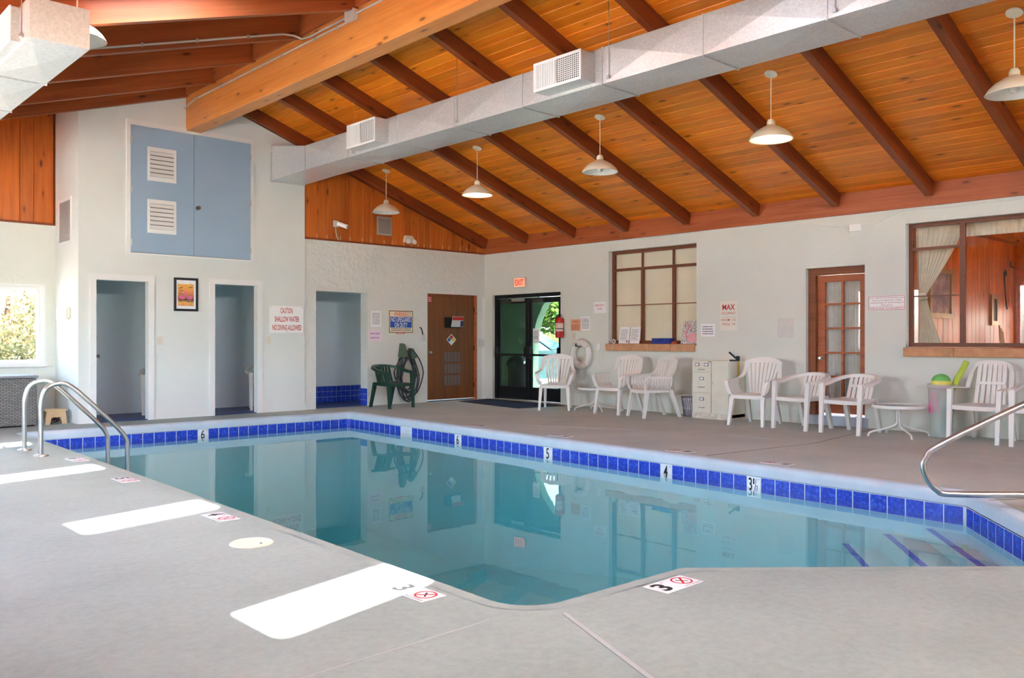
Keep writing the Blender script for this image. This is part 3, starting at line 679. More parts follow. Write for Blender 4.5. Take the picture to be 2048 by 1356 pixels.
# blind behind window 1: each slat a piece
bl = thing('window_blind', 'closed cream horizontal blind behind the brown framed window', 'blind', (11.475,9.64,1.14), RW)
ms = MB().sheet([[(0,-.004,0),(1.78,-.004,0)],[(0,.004,.026),(1.78,.004,.026)]],.0012).mesh('slat', plain('cream_blind_slat', C(232,226,204), .5, 0,.35,.01))
for i in range(66): link('slat', ms, bl, (0,0,.0+i*.0235))
MB().box(0,-.015,1.545,1.78,.015,1.575).build('head_rail', M_IVORY, bl)
# sandstone sills
def sill(name, y1, y0, z0, z1, cuts, label):
    r = tag(bpy.data.objects.new(name,None), label, 'window sill'); col.objects.link(r); r.location = (11.3,y1,z0); r.rotation_euler = (0,0,RW)
    xs = [0]+cuts+[y1-y0]
    for a,c in zip(xs[:-1],xs[1:]): MB().cbox(a+.003,-.045,0,c-.003,.1,z1-z0,.006).build('stone', M_SANDSTONE, r)
sill('window_sill',9.70,7.86,1.0,1.12,[.95,1.38],'sandstone sill of three blocks under the blind covered window')
sill('window_sill',4.62,1.95,.975,1.09,[.62,1.7],'sandstone sill under the lounge picture window')
# lounge behind the right wall
lounge = wy('wall_lounge', M_PANEL, 4.78, 4.9, 11.5, 16.4, 0, 3.2, [], 'knotty pine panelled lounge wall')
x = 11.52; rr = random.Random(5)
while x < 16.1:
    w = rr.choice((.17,.24,.2)); x1_ = min(x+w,16.19); panel(lounge, x, x1_, 4.76, .0, 2.8, 2.8, M_PANEL); x = x1_
MB().box(0,-.03,0,4.7,.01,.05).build('top_trim', M_RAFTER, lounge, (11.5,4.76,2.8))
wx('wall_lounge_far', M_PANEL, 16.2, 16.4, -1.4, 4.9, 0, 3.2, [(2.4,1.05,4.66,1.78)]); w14 = win('window_11', (16.26,4.66,1.05), RW, 2.26, .73, [(1.1,.05,0,.73)], [], .05, M_BROWNFRAME)
for c_ in w14.children:
    if c_.name.startswith('pane'): c_.data.materials[0] = clear_glass('dark_solar_glass', (.42,.42,.42,1))  # darker pane put in to cut light on the lounge wall
wy('wall_lounge_front', M_PANEL, -1.4, -1.2, 11.5, 16.4, 0, 3.2, [(12.8,1.0,14.2,2.1)]); wy('wall_lounge_end', M_WALLR, 9.75, 9.9, 11.5, 16.4, 0, 3.2)
wx('wall_lounge_back', M_PANEL, 16.2, 16.4, 4.9, 9.9, 0, 3.2, [(5.6,.9,8.8,2.1)])  # unseen opening added for daylight in the room behind
struct(MB().box(11.5,-1.4,-.02,16.4,9.9,.0).build('floor_lounge', M_RAFTER)); struct(MB().box(11.5,-8,3.05,20,9.9,3.15).build('ceiling_lounge', M_PLANK))  # lounge ceiling; its overhang past the walls is added to block sun
portal('lounge_portal', (13.5,-1.22,1.55), 1.4, 1.1, (0,1,0)); win('window_12', (14.2,-1.34,1.0), pi, 1.4, 1.1, [(.7,.05,0,1.1)], [], .06, M_BROWNFRAME); portal('lounge_portal', (16.18,3.53,1.41), 2.2, .7, (-1,0,0))  # unseen front window added to give the lounge daylight
# lounge curtain, tied back, and the valance
def tie(s,tz,x,y):
    zz = tz
    if zz < .58: k = 1-.86*(zz/.58)**1.35
    else: k = .14+.36*((zz-.58)/.42)**1.2
    off = .05*min(1,zz/.58)
    return off*(1-k)+x*k, y*(.6+.6*k)
c = curtain('tied_curtain', (11.53,4.56,1.13), RW, .60, 1.55, 9, .012, M_LACE, 'cream curtain tied back at the left of the lounge window', fn=tie)
tb = MB(); tb.M = Matrix.Translation((.065,-.002,.63)) @ Matrix.Rotation(R(-18),4,'Y'); tb.cbox(-.06,-.03,-.05,.07,.03,.05,.012); tb.build('tie_band', M_LACE, c)
curtain('window_valance', (11.575,4.58,2.50), RW, 2.5, .20, 40, .008, M_LACE, 'cream gathered valance across the top of the lounge window', 'valance')
def frame_pic(name, label, loc, rz, w, h, fw, mf, m, cat='picture'):
    r = thing(name, label, cat, loc, rz)
    MB().box(0,-.03,0,fw,0,h).box(w-fw,-.03,0,w,0,h).box(fw,-.03,0,w-fw,0,fw).box(fw,-.03,h-fw,w-fw,0,h).build('frame', mf, r)
    MB().box(fw*.5,-.012,fw*.5,w-fw*.5,-.004,h-fw*.5).build('canvas', m, r); return r
t = NT('muted_abstract_painting').set(None,.7); t.l(t.ramp(t.noise(t.coord('Object'),5,4),[(.3,C(92,92,96)[:3]),(.5,C(150,104,100)[:3]),(.7,C(178,150,120)[:3])]),t.p.inputs['Base Color']); M_ABS = t.m
M_GILT = plain('gilt_frame', C(176,128,62), .4, .3, .5, .1)
frame_pic('lounge_painting','muted painting in a gilt frame behind the tied curtain',(12.45,4.755,1.50),0,.85,.72,.07,M_GILT,M_ABS)
frame_pic('lounge_small_picture','narrow gilt framed picture on the lounge pine wall',(14.95,4.755,1.42),0,.32,.5,.07,M_GILT,plain('dark_picture', C(70,68,60), .6,0,.3,.2,20))
M_IRON = plain('black_iron', C(34,28,26), .6, .5, .4, .05)
ir = thing('iron_wall_ornament','black iron scroll hanging on the lounge pine wall','ornament',(15.55,4.75,2.0),0)
MB().tube([(.0,-.02,.3),(.06,-.02,.34),(.1,-.02,.28),(.05,-.02,.24),(0,-.02,.3),(.02,-.02,.1),(.1,-.02,-.25),(.14,-.02,-.3)],.012).build('scroll', M_IRON, ir); MB().tube([(.32,-.02,.5),(.3,-.02,.42),(.5,-.02,.4)],.012).build('hook', M_IRON, ir)
ft = thing('fire_tool_stand','pale wooden fireplace tools leaning by the narrow picture','fire tools',(14.9,4.5,0),0)
for i,dx in enumerate((0,.08,.16)): MB().tube([(dx*1.6,0,0),(dx+.05,.12,1.42-.05*i)],.014).build('tool', plain('pale_tool_wood', C(206,170,124), .6), ft)

# ================================================================== OUTSIDE
M_GRAVEL = plain('pale_gravel', C(220,212,196), .9, 0, .2, .1, 3, .4, 40)
struct(MB().add([(-60,-60,-.06),(80,-60,-.06),(80,-2.9,-.06),(-60,-2.9,-.06)],[(0,1,2,3)]).add([(-60,14.3,-.06),(80,14.3,-.06),(80,90,-.06),(-60,90,-.06)],[(0,1,2,3)])
   .add([(-60,-2.9,-.06),(-1.15,-2.9,-.06),(-1.15,14.3,-.06),(-60,14.3,-.06)],[(0,1,2,3)]).add([(11.55,-2.9,-.06),(80,-2.9,-.06),(80,14.3,-.06),(11.55,14.3,-.06)],[(0,1,2,3)]).build('ground', M_GRAVEL))
M_PORCH = stucco('dark_green_porch_stucco', C(118,146,126), 12, .4, .01)
# porch wall with an arch
ya, yb_, zs = 9.92, 13.90, 1.0; cy_ = (ya+yb_)/2; rad = (yb_-ya)/2
arch = [(yb_,0),(yb_,zs)]+[(cy_+rad*cos(a), zs+rad*.86*sin(a)) for a in [pi*i/16 for i in range(1,16)]]+[(ya,zs),(ya,0)]
top = 3.0; b = MB(); b.box(13.6,yb_,0,13.8,16.6,top).box(13.6,9.9,0,13.8,ya,top)
for p,q in zip(arch[1:-2],arch[2:-1]): b.prism([(p[0],p[1]),(q[0],q[1]),(q[0],top),(p[0],top)], 13.6, 13.8, 'x')
struct(b.build('wall_porch', M_PORCH), 'dark green porch wall with an arch'); struct(MB().box(11.5,9.9,3.0,14.1,16.6,3.1).build('ceiling_porch', M_PORCH)); wy('wall_porch_end', M_PORCH, 16.4, 16.6, 11.5, 13.8, 0, 3)
wx('wall_porch_inner', M_PORCH, 11.4, 11.5, 13.16, 16.4, 0, 3.0); struct(MB().box(11.5,9.9,-.05,13.8,16.4,-.01).build('floor_porch', M_GRAVEL))
tc = thing('trash_can','black trash can with domed lid outside the exit doors','trash can',(12.55,13.25,-.01))
MB().lathe([(.2,0),(.24,.62),(.25,.64)],24).build('body', M_BLACK, tc, smooth=True); MB().lathe([(.27,.64),(.27,.70),(.2,.80),(.1,.85),(.0,.86)],24).build('lid', M_BLACK, tc, smooth=True); MB().box(-.1,-.262,.68,.1,-.2,.74).build('flap', M_STEEL, tc)
def foliage(mb, c, rad, n, size, rnd):
    for _ in range(n):
        d = Vector((rnd.gauss(0,1),rnd.gauss(0,1),rnd.gauss(0,1))).normalized()*(rnd.random()**.4); p = Vector((c[0]+d.x*rad[0],c[1]+d.y*rad[1],c[2]+d.z*rad[2]))
        u = Vector((rnd.uniform(-1,1),rnd.uniform(-1,1),rnd.uniform(-.6,1))).normalized()*size*rnd.uniform(.6,1.4); w = u.orthogonal().normalized()*size*.45
        mb.add([p-u,p+w,p+u,p-w],[(0,1,2,3)])
def leafmat(name, a, c):
    t = NT(name).set(None,.6,0,.3); t.l(t.ramp(t.noise(t.coord('Object'),2.2,4),[(.35,a[:3]),(.65,c[:3])]),t.p.inputs['Base Color']); return t.m
M_LEAFY = leafmat('sunlit_shrub_leaf', C(78,88,40), C(150,142,92)); M_LEAFG = leafmat('green_tree_leaf', C(52,84,30), C(126,158,58)); M_BARK = plain('grey_bark', C(112,92,76), .9, 0, .2, .15, 20)
M_HILL = leafmat('dry_brush', C(104,96,62), C(160,146,106))
def plant(name, label, cat, loc, blobs, n, size, m, trunk, seed, group=None):
    r = thing(name, label, cat, loc, 0, group); rnd = random.Random(seed); b = MB()
    for c,rad in blobs: foliage(b, c, rad, n, size, rnd)
    f = b.build('foliage', m, r); f['kind'] = 'stuff'
    for a,c,r0 in trunk: MB().tube([a,((Vector(a)+Vector(c))/2+Vector((.05,.05,0))),c],[r0,r0*.8,r0*.5],6).build('stem', M_BARK, r)
    return r
plant('shrub','pale sunlit shrub at the right outside the alcove window','shrub',(4.3,16.9,-.06),[((0,0,1.0),(.9,.7,1.0)),((-.6,.2,.6),(.6,.5,.6))],1500,.05,M_LEAFY,[((0,0,0),(.2,0,1.2),.04),((0,0,0),(-.4,.1,1.0),.03)],1,'shrubs outside the alcove window')
plant('shrub','bushy dry shrub at the left outside the alcove window','shrub',(3.5,19.0,-.06),[((0,0,.9),(.9,.7,1.0)),((-.5,.3,1.3),(.5,.5,.6))],1500,.05,M_LEAFY,[((0,0,0),(.1,0,1.2),.04),((0,0,0),(.5,.1,1.0),.03)],2,'shrubs outside the alcove window')
plant('desert_tree','tall pale tree rising behind the alcove window shrubs','tree',(4.4,21,-.06),[((0,0,2.2),(1.8,1.3,1.2)),((-1,0,1.2),(1.4,1.,1.1)),((1,.5,1.4),(1,1,1))],1500,.08,M_HILL,[((0,0,0),(.2,0,2.2),.09)],3)
plant('roadside_tree','bright green tree behind the parked car','tree',(21.5,23.5,-.06),[((0,0,2.7),(2.2,2.2,1.4)),((1.6,-1.6,2.4),(1.6,1.6,1.1)),((-1.4,1.2,2.5),(1.6,1.6,1.2)),((2.8,-3,2.7),(1.6,1.6,1.4))],2400,.15,M_LEAFG,[((0,0,0),(.2,0,3),.14),((1.6,-1.6,0),(1.7,-1.6,2.6),.09)],4)
plant('roadside_tree','darker tree at the right behind the parked car','tree',(28.5,20.0,-.06),[((0,0,3.6),(2.4,2.4,2.0)),((1,-2,2.4),(1.8,1.8,1.4))],1500,.13,leafmat('dark_tree_leaf', C(34,56,26), C(92,120,52)),[((0,0,0),(0,0,3),.16)],5)
bk = struct(MB().prism([(18,34),(60,0),(70,10),(30,48)],-.06,1.45,'z').build('wall_roadside_bank', M_HILL))
# parked car seen through the arch
car = thing('parked_car','light silver blue car with white roof parked outside the arch','car',(15.33,15.8,-.06),R(-62))
M_CAR = plain('silver_blue_car_paint', C(128,160,182), .25, .2, .6, .02); M_CARW = plain('white_car_roof', C(214,218,222), .3, 0, .5, .01); M_CARG = plain('blue_car_glass', C(46,92,124), .08, .0, .8, .1, 3); M_TYRE = plain('black_tyre', C(28,28,28), .7)
# local x forward, y left, z up
body = [(-2.2,.35),(-2.25,.8),(-2.1,.95),(.85,.98),(1.9,.88),(2.2,.72),(2.25,.38),(1.8,.28),(-1.8,.28)]
MB().prism(body,-.86,.86).build('body', M_CAR, car)
def quadsec(zb, zt, x0b, x1b, x0t, x1t, yb, yt): return [(x0b,-yb,zb),(x1b,-yb,zb),(x1b,yb,zb),(x0b,yb,zb),(x0t,-yt,zt),(x1t,-yt,zt),(x1t,yt,zt),(x0t,yt,zt)]
BF = [(0,3,2,1),(4,5,6,7),(0,1,5,4),(1,2,6,5),(2,3,7,6),(3,0,4,7)]
cab = MB().add(quadsec(.95,1.42,-2.05,.82,-1.75,.10,.82,.66),BF).build('cabin', M_CARW, car)
MB().add(quadsec(1.42,1.49,-1.78,.14,-1.7,.02,.67,.62),BF).build('roof', M_CARW, car)
MB().add([(.80,-.70,1.0),(.80,.70,1.0),(.17,.58,1.40),(.17,-.58,1.40),(.83,-.70,1.0),(.83,.70,1.0),(.20,.58,1.40),(.20,-.58,1.40)],BF).build('windshield', M_CARG, car)
for s in (-1,1):
    for x0,x1_ in ((-.62,.50),(-1.75,-.70)):
        MB().add([(x0,s*.815,1.0),(x1_,s*.815,1.0),(min(x1_,.02),s*.69,1.38),(x0,s*.69,1.38),(x0,s*.835,1.0),(x1_,s*.835,1.0),(min(x1_,.02),s*.71,1.38),(x0,s*.71,1.38)],BF).build('side_window', M_CARG, car)
    mi = MB().cbox(.45,s*.9-.07,1.0,.58,s*.9+.07,1.12,.02).build('wing_mirror', M_CAR, car)
    for x in (-1.4,1.4):
        w = MB(); w.M = Matrix.Translation((x,s*.80,.32)) @ Matrix.Rotation(pi/2,4,'X'); w.lathe([(.2,-.1),(.32,-.09),(.32,.09),(.2,.1)],20); wh = w.build('wheel', M_TYRE, car)
        w = MB(); w.M = Matrix.Translation((x,s*.80,.32)) @ Matrix.Rotation(pi/2,4,'X'); w.lathe([(.19,-.105),(.19,.105)],16); w.build('hub', M_STEEL, wh)
    MB().cbox(2.12,s*.62-.14,.58,2.24,s*.62+.14,.74,.02).build('headlight', M_SIGNW, car)
# ================================================================== OVERHEAD THINGS
def register(parent, y1, y0, xf, z0, z1, depth, name='register'):
    """boxed supply grille on the duct's -X face; local x runs towards the camera"""
    w = y1-y0; h = z1-z0
    r = MB().box(.004,.004,.004,w-.004,depth,h-.004).build(name, M_DUCT, parent, (xf,y1,z0), (0,0,RW)); r['label'] = 'boxed supply register with white grille'
    f = .03
    MB().box(0,-.006,0,f,.004,h).box(w-f,-.006,0,w,.004,h).box(f,-.006,0,w-f,.004,f).box(f,-.006,h-f,w-f,.004,h).box(w*.5-.012,-.004,f,w*.5+.012,.004,h-f).build('grille_frame', M_TRIMW, r)
    MB().box(f,.0,f,w-f,.003,h-f).build('grille_void', M_DARK, r)
    sb = MB(); n = 24; u = (w-2*f)/n
    for i in range(n): sb.box(f+u*i,-.004,f,f+u*i+(u*.8 if i < n/2 else u*.35),0,h-f)
    for j in range(1,12): sb.box(w*.5,-.003,f+(h-2*f)*j/12-.003,w-f,.0005,f+(h-2*f)*j/12+.004)
    sb.build('grille_blades', M_TRIMW, r)
def duct_run(root, x0, x1, z0, z1, seams, hang):
    for a,c in zip(seams[:-1],seams[1:]):
        # cross-broken sheet panels: slightly pyramided faces
        y0, y1 = min(a,c)+.004, max(a,c)-.004; ym = (y0+y1)/2; zm = (z0+z1)/2; xm = (x0+x1)/2; e = .018; b = MB()
        b.add([(x0,y0,z0),(x0,y1,z0),(x0,y1,z1),(x0,y0,z1),(x0-e,ym,zm)],[(0,1,4),(1,2,4),(2,3,4),(3,0,4)])
        b.add([(x1,y0,z0),(x1,y1,z0),(x1,y1,z1),(x1,y0,z1),(x1+e,ym,zm)],[(0,1,4),(1,2,4),(2,3,4),(3,0,4)])
        b.add([(x0,y0,z0),(x1,y0,z0),(x1,y1,z0),(x0,y1,z0),(xm,ym,z0-e)],[(0,1,4),(1,2,4),(2,3,4),(3,0,4)])
        b.add([(x0,y0,z1),(x1,y0,z1),(x1,y1,z1),(x0,y1,z1)],[(0,1,2,3)]); b.add([(x0,y0,z0),(x1,y0,z0),(x1,y0,z1),(x0,y0,z1)],[(0,1,2,3)]); b.add([(x0,y1,z0),(x1,y1,z0),(x1,y1,z1),(x0,y1,z1)],[(0,1,2,3)])
        b.build('duct_section', M_DUCT, root)
    for s in seams[1:-1]: MB().box(x0-.006,s-.006,z0-.012,x1+.012,s+.006,z1+.006).build('duct_flange', M_DUCT, root)
    for y,zt in hang:
        MB().tube([(x0-.014,y,z0+.04),(x0-.014,y,zt)],.0035,6).build('hanger_rod', M_STEEL, root); MB().cbox(x0-.03,y-.018,z0+.03,x0-.005,y+.018,z0+.065,.004).build('hanger_clip', M_STEEL, root)
dr = thing('air_duct','long galvanised air duct with white registers below the right ceiling slope','air duct')
duct_run(dr,6.66,7.255,3.83,4.207,[11.86,10.62,9.40,8.19,6.97,5.78,4.55,3.345,2.14,.93,-.28,-1.5],[(10.45,4.72),(8.12,4.72),(5.68,4.72),(3.27,4.72),(.8,4.72)])
# tapered piece at the wall
MB().add([(6.66,11.864,3.83),(7.255,11.864,3.83),(7.255,11.864,4.207),(6.66,11.864,4.207),(6.63,12.9,3.80),(7.235,12.9,3.80),(7.235,12.9,4.37),(6.63,12.9,4.37)],BF).build('duct_transition', M_DUCT, dr)
MB().box(6.61,12.885,3.78,7.237,12.903,3.80).box(6.61,12.885,3.78,6.63,12.903,4.39).build('wall_flange', M_DUCT, dr)
register(dr,10.30,9.60,6.44,3.86,4.19,.22); register(dr,6.56,5.87,6.44,3.86,4.17,.22); register(dr,2.9,2.2,6.44,3.86,4.17,.22)
dl = thing('air_duct','galvanised air duct ending in the upper left corner of the view','air duct')
duct_run(dl,1.62,2.02,3.357,3.652,[6.78,7.96,9.14,10.32,11.5,12.68,14.0],[(6.95,3.9),(9.3,3.9),(11.6,3.9)])
register(dl,7.75,7.02,1.55,3.375,3.635,.07)
def pendant(loc, label, lit, ztop):
    r = thing('pendant_lamp', label, 'pendant lamp', loc, 0, 'cream enamel pendant lamps')
    h = ztop-loc[2]
    MB().lathe_open([(.236,0),(.240,.004),(.215,.045),(.20,.062),(.16,.10),(.10,.135),(.052,.158),(.045,.165),(.045,.20),(.030,.225),(.0,.228)],32).build('shade', M_LAMP, r, smooth=True)
    MB().lathe_open([(.0,.150),(.08,.128),(.15,.09),(.19,.05),(.228,.004)],32).build('shade_lining', plain('white_shade_lining', C(244,240,230), .4), r, smooth=True)
    MB().lathe([(.0,.0),(.03,.012),(.042,.045),(.032,.08),(.02,.12)],16).build('bulb', M_BULB_ON if lit else M_BULB, r, smooth=True)
    MB().tube([(0,0,.22),(0,0,h-.01)],.006,6).build('cord', M_LAMP, r)
    can = MB(); can.lathe([(.07,-.012),(.072,0),(.0,.001)],20); can.build('ceiling_canopy', M_LAMP, r, (0,0,h-.01), (0,aR if loc[0] > 5.3 else -aL,0))
    return r
M_BULB = plain('unlit_bulb', C(240,236,226), .2, 0, .5, 0); M_BULB_ON = emit('lit_bulb', (1,.86,.62,1), 1.2)
for i,(y,lab,lit) in enumerate(((12.36,'small looking cream pendant lamp before the pine panelling, farthest away',False),(9.92,'lit cream pendant lamp, second from the pine panelled back wall',True),(7.43,'cream pendant lamp, third from the pine panelled back wall',False),(4.93,'lit cream pendant lamp hanging nearest the french door',True),(2.51,'cream pendant lamp cut by the right edge of the picture',False))):
    pendant((8.52,y,3.405),lab,lit,zR(8.52))
pendant((2.30,8.07,3.83),'cream pendant lamp half hidden behind the left duct',False,zL(2.30))
# conduit on the ridge beam and the rafter
cd = thing('electrical_conduit','galvanised conduit pipes with junction box along the ridge beam','conduit')
xb = 5.20
MB().tube([(xb-.01,12.90,4.72),(xb-.01,12.80,4.735),(xb-.01,12.5,4.78),(xb-.01,8.28,4.78)],.012).build('conduit_pipe', M_CONDUIT, cd)
MB().tube([(xb-.01,8.10,4.83),(xb-.01,-2.4,4.83)],.012).build('conduit_pipe', M_CONDUIT, cd)
yr = 9.35-.014
MB().tube([(1.7,yr,zL(1.7)-.27),(4.95,yr,zL(4.95)-.27),(5.08,yr-.01,zL(5.08)-.30),(5.17,yr-.06,4.84),(xb-.01,yr-.2,4.835),(xb-.01,8.28,4.835)],.012).build('conduit_pipe', M_CONDUIT, cd)
MB().cbox(xb-.06,8.10,4.77,xb+.012,8.28,4.88,.004).build('junction_box', M_DUCT, cd)
for y in (12.4,11.6,10.6,9.8,9.0,8.5): MB().box(xb-.026,y-.012,4.765,xb+.014,y+.012,4.796).build('pipe_strap', M_STEEL, cd)
for x in (2.75,3.3,3.9,4.5): MB().box(x-.012,yr-.016,zL(x)-.29,x+.012,yr+.012,zL(x)-.25).build('pipe_strap', M_STEEL, cd)

# ================================================================== ON THE WHITE WALL
cb = thing('access_cabinet','pale blue double access doors with white frame high on the wall','cabinet',(4.338,12.905,2.44),0)
MB().box(0,-.022,0,.057,0,1.975).box(1.918,-.022,0,1.975,0,1.975).box(.057,-.022,0,1.918,0,.03).box(.057,-.022,1.90,1.918,0,1.975).build('cabinet_frame', M_TRIMW, cb)
MB().box(.057,-.003,.03,1.918,-.001,1.9).build('shadow_gap', M_DARK, cb)
for x0,x1_,hx in ((.060,.988,.060),(.994,1.915,1.915)):
    d_ = MB().box(x0,-.03,.036,x1_,-.004,1.896).build('door', M_BLUEDOOR, cb)
    for z in (.18,.95,1.68): MB().box(hx-.012,-.036,z-.045,hx+.012,-.024,z+.045).build('hinge', M_STEEL, d_)
knob(cb,1.05,.775,-.03,plain('antique_brass', C(120,108,90), .3, .9))
for z0 in (1.11,.335):
    v = MB().box(.293,-.038,z0,.33,-.03,z0+.5).box(.682,-.038,z0,.718,-.03,z0+.5).box(.33,-.038,z0,.682,-.03,z0+.06).box(.33,-.038,z0+.44,.682,-.03,z0+.5).build('louvre_vent', M_TRIMW, cb)
    MB().box(.33,-.0315,z0+.06,.682,-.030,z0+.44).build('vent_back', M_INK, v)
    for i in range(6):
        z = z0+.062+.064*i; MB().add([(.33,-.05,z),(.682,-.05,z),(.682,-.032,z+.05),(.33,-.032,z+.05),(.33,-.052,z+.004),(.682,-.052,z+.004),(.682,-.036,z+.053),(.33,-.036,z+.053)],BF).build('slat', M_TRIMW, v)
# framed flamingo print
fp = thing('framed_print','small black framed print of pink birds at sunset','picture',(5.03,12.905,1.625),0)
MB().cbox(0,-.022,0,.035,0,.508,.003).cbox(.335,-.022,0,.37,0,.508,.003).cbox(.035,-.022,0,.335,0,.035,.003).cbox(.035,-.022,.473,.335,0,.508,.003).build('frame', M_BLACK, fp)
MB().box(.03,-.01,.03,.34,-.004,.48).build('mat_board', M_PAPER, fp)
t = NT('sunset_print').set(None,.5); sp = t.n('ShaderNodeSeparateXYZ'); tc_ = t.n('ShaderNodeTexCoord'); t.l(tc_.outputs['Object'], sp.inputs[0])
nz = t.noise(t.coord('Object',(1,1,2.2)),26,4); ad = t.n('ShaderNodeMath',operation='MULTIPLY_ADD'); ad.inputs[1].default_value = .14; t.l(nz,ad.inputs[0]); t.l(sp.outputs[2],ad.inputs[2])
t.l(t.ramp(ad.outputs[0],[(.0,C(150,60,50)[:3]),(.12,C(222,104,62)[:3]),(.2,C(244,190,96)[:3]),(.24,C(90,40,50)[:3]),(.36,C(236,150,90)[:3]),(.47,C(246,178,70)[:3])]),t.p.inputs['Base Color'])
MB().box(.06,-.0105,.082,.305,-.0095,.412).build('print', t.m, fp)
M_PINK = plain('flamingo_pink', C(228,120,160), .6, 0,.3,.12,30)
for sx,x in ((1,.125),(-1,.24)):
    b = MB().add([(x+.05*cos(a)*sx,-.0112,.21+.028*sin(a)) for a in [2*pi*i/12 for i in range(12)]],[tuple(range(12))])
    b.add([(x+sx*.03,-.0114,.22),(x+sx*.045,-.0114,.225),(x+sx*.058,-.0114,.29),(x+sx*.04,-.0114,.30)],[(0,1,2,3)]); b.build('printed_bird', M_PINK, fp)
b = MB()
for i,(x,z,a,l) in enumerate(((.065,.33,.5,.09),(.065,.30,.2,.09),(.065,.27,-.1,.08),(.30,.39,2.6,.09),(.30,.37,3.3,.08))): b.add([(x,-.0113,z),(x+l*cos(a)*.6-.006,-.0113,z+l*sin(a)*.6+.008),(x+l*cos(a),-.0113,z+l*sin(a)),(x+l*cos(a)*.6+.006,-.0113,z+l*sin(a)*.6-.004)],[(0,1,2,3)])
b.build('printed_palm_leaf', plain('print_dark_green', C(84,80,60), .6), fp)
def switch(x,z,y,label,rz=0,loc=None):
    r = thing('light_switch',label,'light switch',loc or (x,y,z),rz); MB().cbox(-.038,-.008,-.06,.038,0,.06,.003).build('cover_plate', M_IVORY, r); MB().box(-.005,-.016,-.010,.005,-.008,.012).build('toggle', M_IVORY, r); return r
switch(4.828,1.178,12.905,'ivory light switch right of the first changing room door'); switch(6.575,1.183,12.905,'ivory light switch below the red caution sign')
sg = thing('caution_sign','white sign with red lettering warning of shallow water','sign',(6.60,12.905,1.30),0)
MB().cbox(0,-.008,0,.612,0,.45,.003).build('sign_board', M_SIGNW, sg)
lettering(sg,'CAUTION',.19,.41,.325,.415,M_RED,-.0095,.012); lettering(sg,'SHALLOW WATER',.085,.53,.185,.275,M_RED,-.0095,.012); lettering(sg,'NO DIVING ALLOWED',.045,.57,.045,.135,M_RED,-.0095,.012)
for x,z in ((.02,.43),(.585,.43),(.3,.02)): MB().cbox(x-.006,-.011,z-.006,x+.006,-.008,z+.006,.001).build('screw', M_INK, sg)
# alcove side: return air grille and thermostat box on the block's side wall (facing -X)
rg = thing('return_grille','tall white return air grille on the alcove side wall','vent',(3.69,13.83,2.58),RW)
MB().box(0,-.012,0,.04,0,.67).box(.58,-.012,0,.62,0,.67).box(.04,-.012,0,.58,0,.04).box(.04,-.012,.63,.58,0,.67).build('grille_frame', M_TRIMW, rg); MB().box(.04,-.003,.04,.58,-.001,.63).build('grille_void', M_INK, rg)
ms = MB().add([(.04,-.012,0),(.58,-.012,0),(.58,-.003,.015),(.04,-.003,.015)],[(0,1,2,3)]).mesh('slat', M_TRIMW)
for i in range(31): link('slat', ms, rg, (0,0,.043+i*.019))
tb = thing('thermostat_box','white thermostat under a clear guard on the alcove side wall','thermostat',(3.69,13.62,1.47),RW); MB().cbox(0,-.09,0,.28,0,.2,.006).build('guard', M_SIGNW, tb); MB().cbox(.30,-.03,.03,.38,0,.17,.004).build('control_unit', M_IVORY, tb)

# ================================================================== ON THE BACK WALL
sc = thing('security_camera','white security camera with cable on the pine panelling','security camera',(7.84,12.915,3.2),0)
MB().cbox(-.05,-.03,-.05,.05,0,.06,.004).build('mount_plate', M_DUCT, sc); b = MB(); b.M = Matrix.Translation((.03,-.03,.01)) @ Matrix.Rotation(R(35),4,'Z') @ Matrix.Rotation(R(20),4,'X'); b.tube([(0,0,0),(0,-.19,0)],.036,14); b.build('camera_body', M_SIGNW, sc)
b = MB(); b.M = Matrix.Translation((.03,-.03,.01)) @ Matrix.Rotation(R(35),4,'Z') @ Matrix.Rotation(R(20),4,'X'); b.tube([(0,-.185,0),(0,-.193,0)],.022,12); b.build('lens', M_BLACK, sc)
MB().tube([(-.01,-.02,-.05),(-.005,-.03,-.15),(.02,-.02,-.22),(.06,-.005,-.27)],.011).build('cable', M_STEEL, sc)
sp_ = thing('wall_speaker','square grey speaker grille on the pine panelling','speaker',(8.70,12.925,3.09),0); MB().cbox(0,-.02,0,.325,0,.335,.004).build('surround', plain('grey_speaker_frame', C(176,168,158), .6), sp_); MB().box(.03,-.023,.03,.295,-.02,.305).build('cloth', plain('taupe_speaker_cloth', C(160,148,140), .9,0,.2,.1,60), sp_)
el = thing('emergency_light','ivory emergency light with two lamp heads below the speaker','emergency light',(9.28,12.925,3.0),0); MB().prism([(0,.0),(.03,.12),(.17,.12),(.22,.06),(.22,0)],-.07,0).build('housing', M_IVORY, el)
for x in (.05,.19): b = MB(); b.M = Matrix.Translation((x,-.09,-.0)) @ Matrix.Rotation(R(75),4,'X'); b.lathe([(.02,-.03),(.045,.02),(.045,.03),(0,.034)],14); b.build('lamp_head', M_SIGNW, el)
def sheetp(name,label,loc,rz,w,h,lines=0,m=M_PAPER,seed=0,ink=M_INK,cat='notice',mz=.12):
    r = thing(name,label,cat,loc,rz); MB().box(0,-.003,0,w,-.0005,h).build('sheet', m, r)
    if lines: print_lines(r,w*.12,w*.88,h*mz,h*(1-mz),lines,ink,-.004,seed)
    return r
sheetp('paper_notice','white typed notice above a pale pink one near the shower opening',(8.585,YB,1.425),0,.215,.285,9,M_PAPER,1); sheetp('paper_notice','pale pink laminated notice below the white one near the shower opening',(8.53,YB,1.16),0,.28,.2,2,M_PINKP,2,plain('lilac_ink', C(190,160,196), .6))
ws = thing('warning_sign','cream warning sign with blue no lifeguard panel','sign',(8.953,YB,1.295),0)
